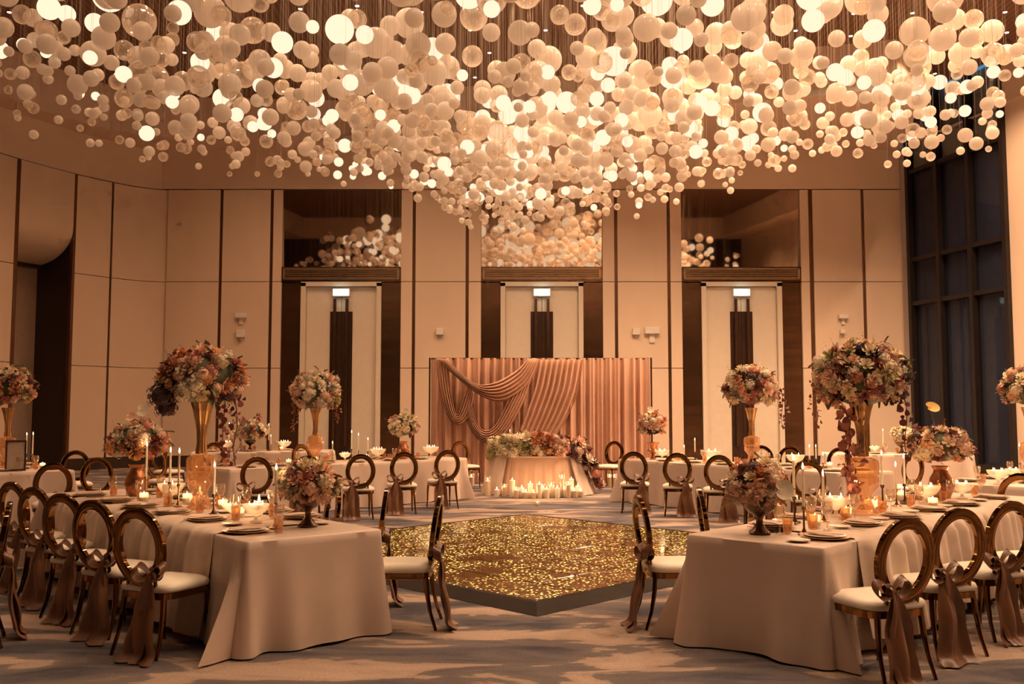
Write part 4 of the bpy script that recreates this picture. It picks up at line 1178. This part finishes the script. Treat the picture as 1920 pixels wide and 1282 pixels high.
# garland of the sweetheart table
gar = thing('table_garland', 'cream to plum flower garland cascading along the front of the sweetheart table', 'flowers', (SC.x, SC.y, .77))
rr = random.Random(15)
for i in range(290):
    f = i / 290
    a = math.radians(-178 + f * 176) if f < .86 else math.radians(-26 + (f - .86) * 90)
    casc = max(0, (f - .68) / .32)
    R_ = .84 + rr.uniform(-.14, .14) - .25 * max(0, h - .12) + .13 * casc
    h = rr.uniform(-.08, .26) + .13 * math.sin(f * math.pi)
    z = h if f < .68 else h - rr.uniform(0, .66) * casc ** 1.3
    R_ += max(0, -z) * .20 + (0.1 if z < -.02 else 0)
    p = Vector((R_ * math.cos(a), R_ * math.sin(a), z))
    nn = Vector((math.cos(a), math.sin(a), .55 + rr.uniform(-.3, .4))).normalized()
    pal = ['cream', 'ivory', 'lime', 'cream', 'cream'] if f < .45 else (['cream', 'peach', 'blush', 'blush', 'rust'] if f < .70 else ['rose', 'burgundy', 'plum', 'blush', 'burgundy', 'ivory'])
    qt = nn.to_track_quat('Z', 'Y') @ Quaternion((0, 0, 1), rr.random() * 6)
    k = 'hydrangea' if rr.random() < .5 else 'rose'
    s = rr.uniform(.075, .125)
    obj(k, fme(k, rr.choice(pal)), gar, p, quat=qt, scale=s)
    if i % 2: obj('leaf', fme('leaf', rr.choice(['leaf', 'sage', 'sage', 'burgundy'] if f > .6 else ['sage', 'leaf', 'lime'])), gar, p, quat=(nn + Vector((rr.uniform(-1, 1), rr.uniform(-1, 1), rr.uniform(-1, .6)))).normalized().to_track_quat('Y', 'Z'), scale=rr.uniform(.11, .18))

# ================================================================ CANDLES
flame_me = MB().lathe([(.001, 0), (.006, .006), (.0085, .016), (.006, .03), (.001, .046)], 8).mesh('flame', M['flame'])
def taper_parts(t, H, hold):
    hh = max(.05, min(.24, H * .38)); m_ = M['holder'] if hold else M['brass']
    obj('holder', MB().lathe([(.045, 0), (.048, .006), (.02, .016), (.008, .04), (.007, hh - .03), (.016, hh - .02), (.017, hh), (.010, hh)], 14).mesh('holder', m_), t)
    obj('candle', MB().lathe([(.011, hh - .005), (.010, H - .05), (.006, H - .046)], 10).mesh('candle', M['wax']), t)
    obj('flame', flame_me, t, (0, 0, H - .048))
    light('candle_light', 'POINT', (0, 0, H - .02), CANDLE_W, (1, .55, .24), t, .012)
TAPERS = {'T1': [(272, 832), (317, 842), (333, 844), (400, 870), (516, 868)], 'T2': [(1490, 857), (1508, 866), (1544, 885), (1655, 848), (1682, 869), (1697, 854)],
          'T3': [(623, 826), (658, 806), (672, 811), (689, 819)], 'T4': [(1283, 833), (1304, 820), (1518, 832), (1530, 832), (1543, 847)],
          'T7': [(429, 790), (452, 802), (476, 800), (503, 793), (507, 814)], 'T5': [(48, 810), (60, 809)], 'T6': [(1914, 830)], 'T8': [(1657, 803)]}
rt = random.Random(5)
for k, lst in TAPERS.items():
    T = TA[k]; rows_ = []
    for px, py in lst:
        v = rt.uniform(-.14, .14) if k in ('T1', 'T2') else rt.uniform(-.2, .2)
        t, v, p = place(T, T.tpx(px, v), v, .05, True)
        s = F_PX / p.y; H = max(.2, CAM_Z - (py - 771) / s - TZ)
        rows_.append((t, p, min(H, .62)))
    rows_.sort(key=lambda q: q[0])
    for i, (t, p, H) in enumerate(rows_):
        o = thing('taper_candle', '%s lit taper candle from near end of the %s' % (ORD[i], T.name), 'candle', p, 0, 'taper candles')
        taper_parts(o, H, i % 2)
# footed bowls with floating candles
bowl_me = MB().lathe([(.055, 0), (.058, .006), (.02, .018), (.014, .05), (.03, .065), (.085, .09), (.115, .13), (.125, .165), (.118, .165), (.10, .13), (.06, .10), (.01, .085)], 28, flute=.02, nf=14).mesh('glass_bowl', M['bowl'], angle=50)
water_me = MB().lathe([(.113, .148), (.001, .149)], 24, cap=False).mesh('water', M['clear'])
tea_me = MB().lathe([(.018, 0), (.024, .004), (.024, .014), (.018, .018)], 12).mesh('floating_candle', M['wax'])
BOWLS = {'T1': [(320, 1.0), (480, .82), (433, .6), (366, .5)], 'T2': [(1568, .95), (1723, 1.0), (1640, .5), (1790, .9)], 'T3': [(708, 1.15), (808, 1.2), (650, .8)], 'T4': [(1335, 1.2), (1240, 1.0), (1492, 1.15)],
         'T7': [(425, 1.2), (533, 1.2)], 'T5': [(26, .8)], 'T6': [(1800, 1.0), (1900, .8)], 'T8': [(1640, .8)]}
for k, lst in BOWLS.items():
    T = TA[k]; rows_ = []
    for px, sc in lst:
        v = rt.uniform(-.1, .1); rows_.append((*place(T, T.tpx(px, v), v, .128 * sc, True), sc))
    rows_.sort(key=lambda q: q[0])
    for i, (t, v, p, sc) in enumerate(rows_):
        o = thing('candle_bowl', '%s glass bowl of floating candles from near end of the %s' % (ORD[i], T.name), 'candle bowl', p, 0, 'floating candle bowls')
        o.scale = (sc, sc, sc)
        obj('glass_bowl', bowl_me, o); obj('water', water_me, o)
        for q in range(4):
            a = q * 1.57 + .5; c = obj('floating_candle', tea_me, o, (.062 * math.cos(a), .062 * math.sin(a), .145)); obj('flame', flame_me, c, (0, 0, .018), 0, .7)
        light('bowl_light', 'POINT', (0, 0, .185), CANDLE_W * 1.5, (1, .58, .28), o, .04)
# votives and pillar candles on the tables
vot_me = MB().lathe([(.03, 0), (.034, .004), (.036, .075), (.032, .075), (.03, .01), (.005, .008)], 16, flute=.02, nf=8).mesh('glass_cup', M['bowl'])
vwax = MB().lathe([(.029, .01), (.029, .042), (.005, .043)], 14).mesh('wax', M['wax'])
def votive(T, i, t, v, sc=1.0):
    t, v, p = place(T, t, v, .045, True)
    o = thing('votive_candle', '%s small votive cup from near end of the %s' % (ORD[i], T.name), 'candle', p, 0, 'votive candles')
    o.scale = (sc, sc, sc)
    obj('glass_cup', vot_me, o); obj('wax', vwax, o); obj('flame', flame_me, o, (0, 0, .043))
    light('votive_light', 'POINT', (0, 0, .075), CANDLE_W * .8, (1, .55, .25), o, .015)
VOT = {'T1': [1.05, 1.75, 2.55, 2.9, 3.7], 'T2': [.75, 1.45, 2.2, 2.75, 3.3], 'T3': [1.2, 2.0, 3.1], 'T4': [.9, 1.7, 3.2], 'T7': [.7, 1.9], 'T5': [.55], 'T6': [.4], 'T8': [1.1]}
for k, ts_ in VOT.items():
    for i, t in enumerate(ts_): votive(TA[k], i, t, rt.uniform(-.26, .26), 1.15)
pil_me = {}
def pillar(name_label, loc, h, r_, grp, glass_cyl=False):
    o = thing('pillar_candle', name_label, 'candle', loc, 0, grp)
    obj('wax', MB().lathe([(r_, 0), (r_ * 1.0, h * .97), (r_ * .92, h), (r_ * .8, h * .97), (r_ * .2, h * .955)], 18).mesh('wax', M['wax']), o)
    obj('flame', flame_me, o, (0, 0, h * .96), 0, 1.3)
    if glass_cyl: obj('glass_cylinder', MB().lathe([(r_ * 1.25, 0), (r_ * 1.25, h * 1.35)], 18, cap=False).mesh('glass_cylinder', M['clear']), o)
    light('pillar_light', 'POINT', (0, 0, h + .035), CANDLE_W * 0.7, (1, .58, .28), o, .02)
for i, (px, dx, h) in enumerate([(933, -.1, .30), (951, .16, .15), (966, -.02, .20), (982, .0, .34), (990, .22, .16), (1001, .1, .2), (1009, .2, .12), (1018, .0, .28), (1024, .25, .12), (1036, .16, .28), (1042, .02, .2), (1051, .2, .18),
                                (1060, -.02, .24), (1072, .15, .20), (1081, -.05, .38), (1089, .05, .16), (1094, .22, .26), (1100, -.04, .36), (1106, .2, .14), (1113, .05, .22), (1119, .15, .12)]):
    px2 = 915 + (px - 933) * (1088 - 915) / (1119 - 933)
    X = (px2 - 960) / F_PX * 18.25
    rel = (X - SC.x)
    Y = SC.y - math.sqrt(max(0.1, 1.24 ** 2 - rel * rel * .8)) - dx * .6
    pillar('%s white pillar candle from the left on the floor before the sweetheart table' % ORD[i], ((px2 - 960) / F_PX * Y, Y, .003), h * .95, .047 if i % 3 else .055, 'pillar candles on the floor', i % 2 == 0)
for i, (px, py, side) in enumerate([(868, 898, 'left'), (884, 898, 'left'), (1143, 900, 'right'), (1152, 902, 'right')]):
    p = at_z(px, py + 4, 0); p = Vector((p.x * 20.9 / p.y, 20.9, .003))
    pillar('%s lantern candle by the %s sweetheart chair' % ('outer' if i in (0, 3) else 'inner', side), p, .2, .06, 'lantern candles by the drape', True)
for px, py, lab in [(485, 972, 'white pillar candle beside the dark footed bowl on the left front table'), (374, 952, 'white pillar candle before the amber vase on the left front table'), (228, 912, 'white pillar candle at the far end of the left front table'),
                    (1427, 985, 'shorter white pillar candle beside the footed bowl on the right front table'), (1462, 972, 'taller white pillar candle beside the footed bowl on the right front table')]:
    p = at_z(px, py, TZ); T = T1 if px < 960 else T2; q = Vector((p.x, p.y)) - T.mid
    p = place(T, q.dot(T.u), q.dot(T.p), .04, True)[2]; pillar(lab, p, .11, .032, 'pillar candles on the tables')
for i, (px, s_) in enumerate([(956, 0), (970, 1)]):
    o = thing('taper_candle', ['left one', 'right one'][i] + ' of two thin lit tapers behind the sweetheart garland', 'candle', ((px - 960) / F_PX * 19.3, 19.3 + .05 * i, .772), 0, 'taper candles')
    taper_parts(o, .50 - .05 * i, 0)
o = thing('votive_candle', 'single tiny votive on the carpet before the floor candles', 'candle', (at_z(1008, 948, 0).x, at_z(1008, 948, 0).y, .003), 0, 'votive candles')
obj('glass_cup', vot_me, o); obj('wax', vwax, o); obj('flame', flame_me, o, (0, 0, .043))

# ================================================================ TABLEWARE
chg = MB().lathe([(.10, 0), (.145, .006), (.165, .012), (.165, .016), (.12, .010), (.01, .008)], 32).mesh('charger', M['charger'])
plt = MB().lathe([(.08, .011), (.11, .014), (.138, .022), (.138, .025), (.10, .018), (.01, .017)], 32).mesh('plate', M['plate'])
sdp = MB().lathe([(.04, 0), (.06, .004), (.078, .010), (.078, .013), (.055, .007), (.005, .006)], 24).mesh('side_plate', M['plate'])
def napf(u, v):
    return ((u - .5) * .085 + .006 * math.sin(v * 9), (v - .5) * .24, .026 + .010 * math.sin(u * math.pi) + .004 * math.sin(u * 19 + v * 3))
nap = MB().grid(napf, 8, 10).mesh('napkin', M['napkin'])
tum = MB().lathe([(.028, 0), (.030, .004), (.033, .05), (.037, .105), (.0345, .105), (.031, .05), (.027, .01), (.004, .008)], 18, flute=.015, nf=9).mesh('tumbler', M['amber'])
gob = MB().lathe([(.032, 0), (.033, .003), (.008, .010), (.005, .02), (.005, .085), (.012, .092), (.033, .115), (.041, .15), (.036, .20), (.0345, .20), (.039, .15), (.03, .117), (.004, .098)], 18).mesh('goblet', M['clear'])
fk = MB().box((0, -.03, .002), (.010, .13, .003)).box((0, .045, .003), (.022, .03, .003))
for q in (-1, 0, 1): fk.box((q * .008, .075, .003), (.004, .04, .002))
fk = fk.mesh('fork', M['brass'], smooth=False)
kn = MB().box((0, -.045, .002), (.011, .09, .005)).add([(-.007, 0, .001), (.007, 0, .001), (.009, .08, .001), (.0, .115, .001), (-.007, .08, .001), (-.007, 0, .004), (.007, 0, .004), (.009, .08, .004), (.0, .115, .004), (-.007, .08, .004)],
     [(4, 3, 2, 1, 0), (5, 6, 7, 8, 9), (0, 1, 6, 5), (1, 2, 7, 6), (2, 3, 8, 7), (3, 4, 9, 8), (4, 0, 5, 9)]).mesh('knife', M['brass'], smooth=False)
SIDEN = {'T1': {1: 'outer', -1: 'dance floor'}, 'T2': {1: 'dance floor', -1: 'outer'}, 'T3': {1: 'wall', -1: 'dance floor'}, 'T4': {1: 'dance floor', -1: 'wall'}, 'T5': {1: 'outer', -1: 'inner'}, 'T6': {1: 'inner', -1: 'outer'},
         'T7': {1: 'wall', -1: 'near'}, 'T8': {1: 'near', -1: 'wall'}}
rw = random.Random(77)
for k, T in TA.items():
    near = k in ('T1', 'T2')
    nset = 6 if T.L > 4 else int(T.L / .8)
    for sd in (1, -1):
        on_run = near and sd == T.hang
        for i in range(nset):
            t = .42 + i * (T.L - .7) / nset + rw.uniform(-.03, .03)
            if i == 0 and near and sd != T.hang: t += .42
            rotz = T.ang + (0 if sd < 0 else math.pi)
            zoff = max(zt(T, t, sd * (T.W / 2 - .2)), zt(T, t, sd * (T.W / 2 - .36)))
            base = '%s along the %s side of the %s' % (ORD[i], SIDEN[k][sd], T.name)
            v = sd * (T.W / 2 - .2)
            got = place(T, t, v, .168)
            if not got: continue
            t, v = got[0], got[1]
            o = thing('place_setting_plate', 'gold-rimmed plate with folded napkin, ' + base, 'plate', T.at(t, v, zoff), rotz, 'plates with napkins')
            obj('charger', chg, o); obj('plate', plt, o); obj('napkin', nap, o)
            def pos(a, b): return T.at(t + a * (1 if sd < 0 else -1), v - sd * b, zoff)
            dt = 1 if sd < 0 else -1
            g_ = place(T, t + .12 * dt, v - sd * .19, .04)
            if g_: tag(obj('tumbler', tum, None, g_[2], rw.random()), 'amber tumbler, ' + base, 'glass', 'amber tumblers')
            g_ = place(T, t + .2 * dt, v - sd * .15, .043) if near or i % 2 == 0 else None
            if g_: tag(obj('goblet', gob, None, g_[2], rw.random()), 'clear stemmed goblet, ' + base, 'glass', 'stemmed goblets')
            if near:
                tag(obj('fork', fk, None, pos(-.19, 0), rotz), 'gold fork, ' + base, 'cutlery', 'gold forks')
                tag(obj('knife', kn, None, pos(.19, 0), rotz), 'gold knife, ' + base, 'cutlery', 'gold knives')
                g_ = place(T, t - .27 * dt, v - sd * .06, .08)
                if g_: tag(obj('side_plate', sdp, None, g_[2], 0), 'small side plate, ' + base, 'plate', 'side plates')
# framed sign on the far-left table
p = at_y(30, 845, 13.9)
o = thing('framed_sign', 'dark framed table sign standing on the far-left table', 'sign', (p.x, p.y, TZ + .003), math.radians(20))
fm = MB()
for s in (-1, 1): fm.box((s * .125, 0, .22), (.022, .02, .44)); fm.box((0, 0, .011 if s < 0 else .43), (.25, .02, .022))
obj('frame', fm.mesh('frame', M['frame_black'], smooth=False), o)
obj('card', MB().box((0, .004, .22), (.235, .004, .41)).mesh('card', M['paper'], smooth=False), o)
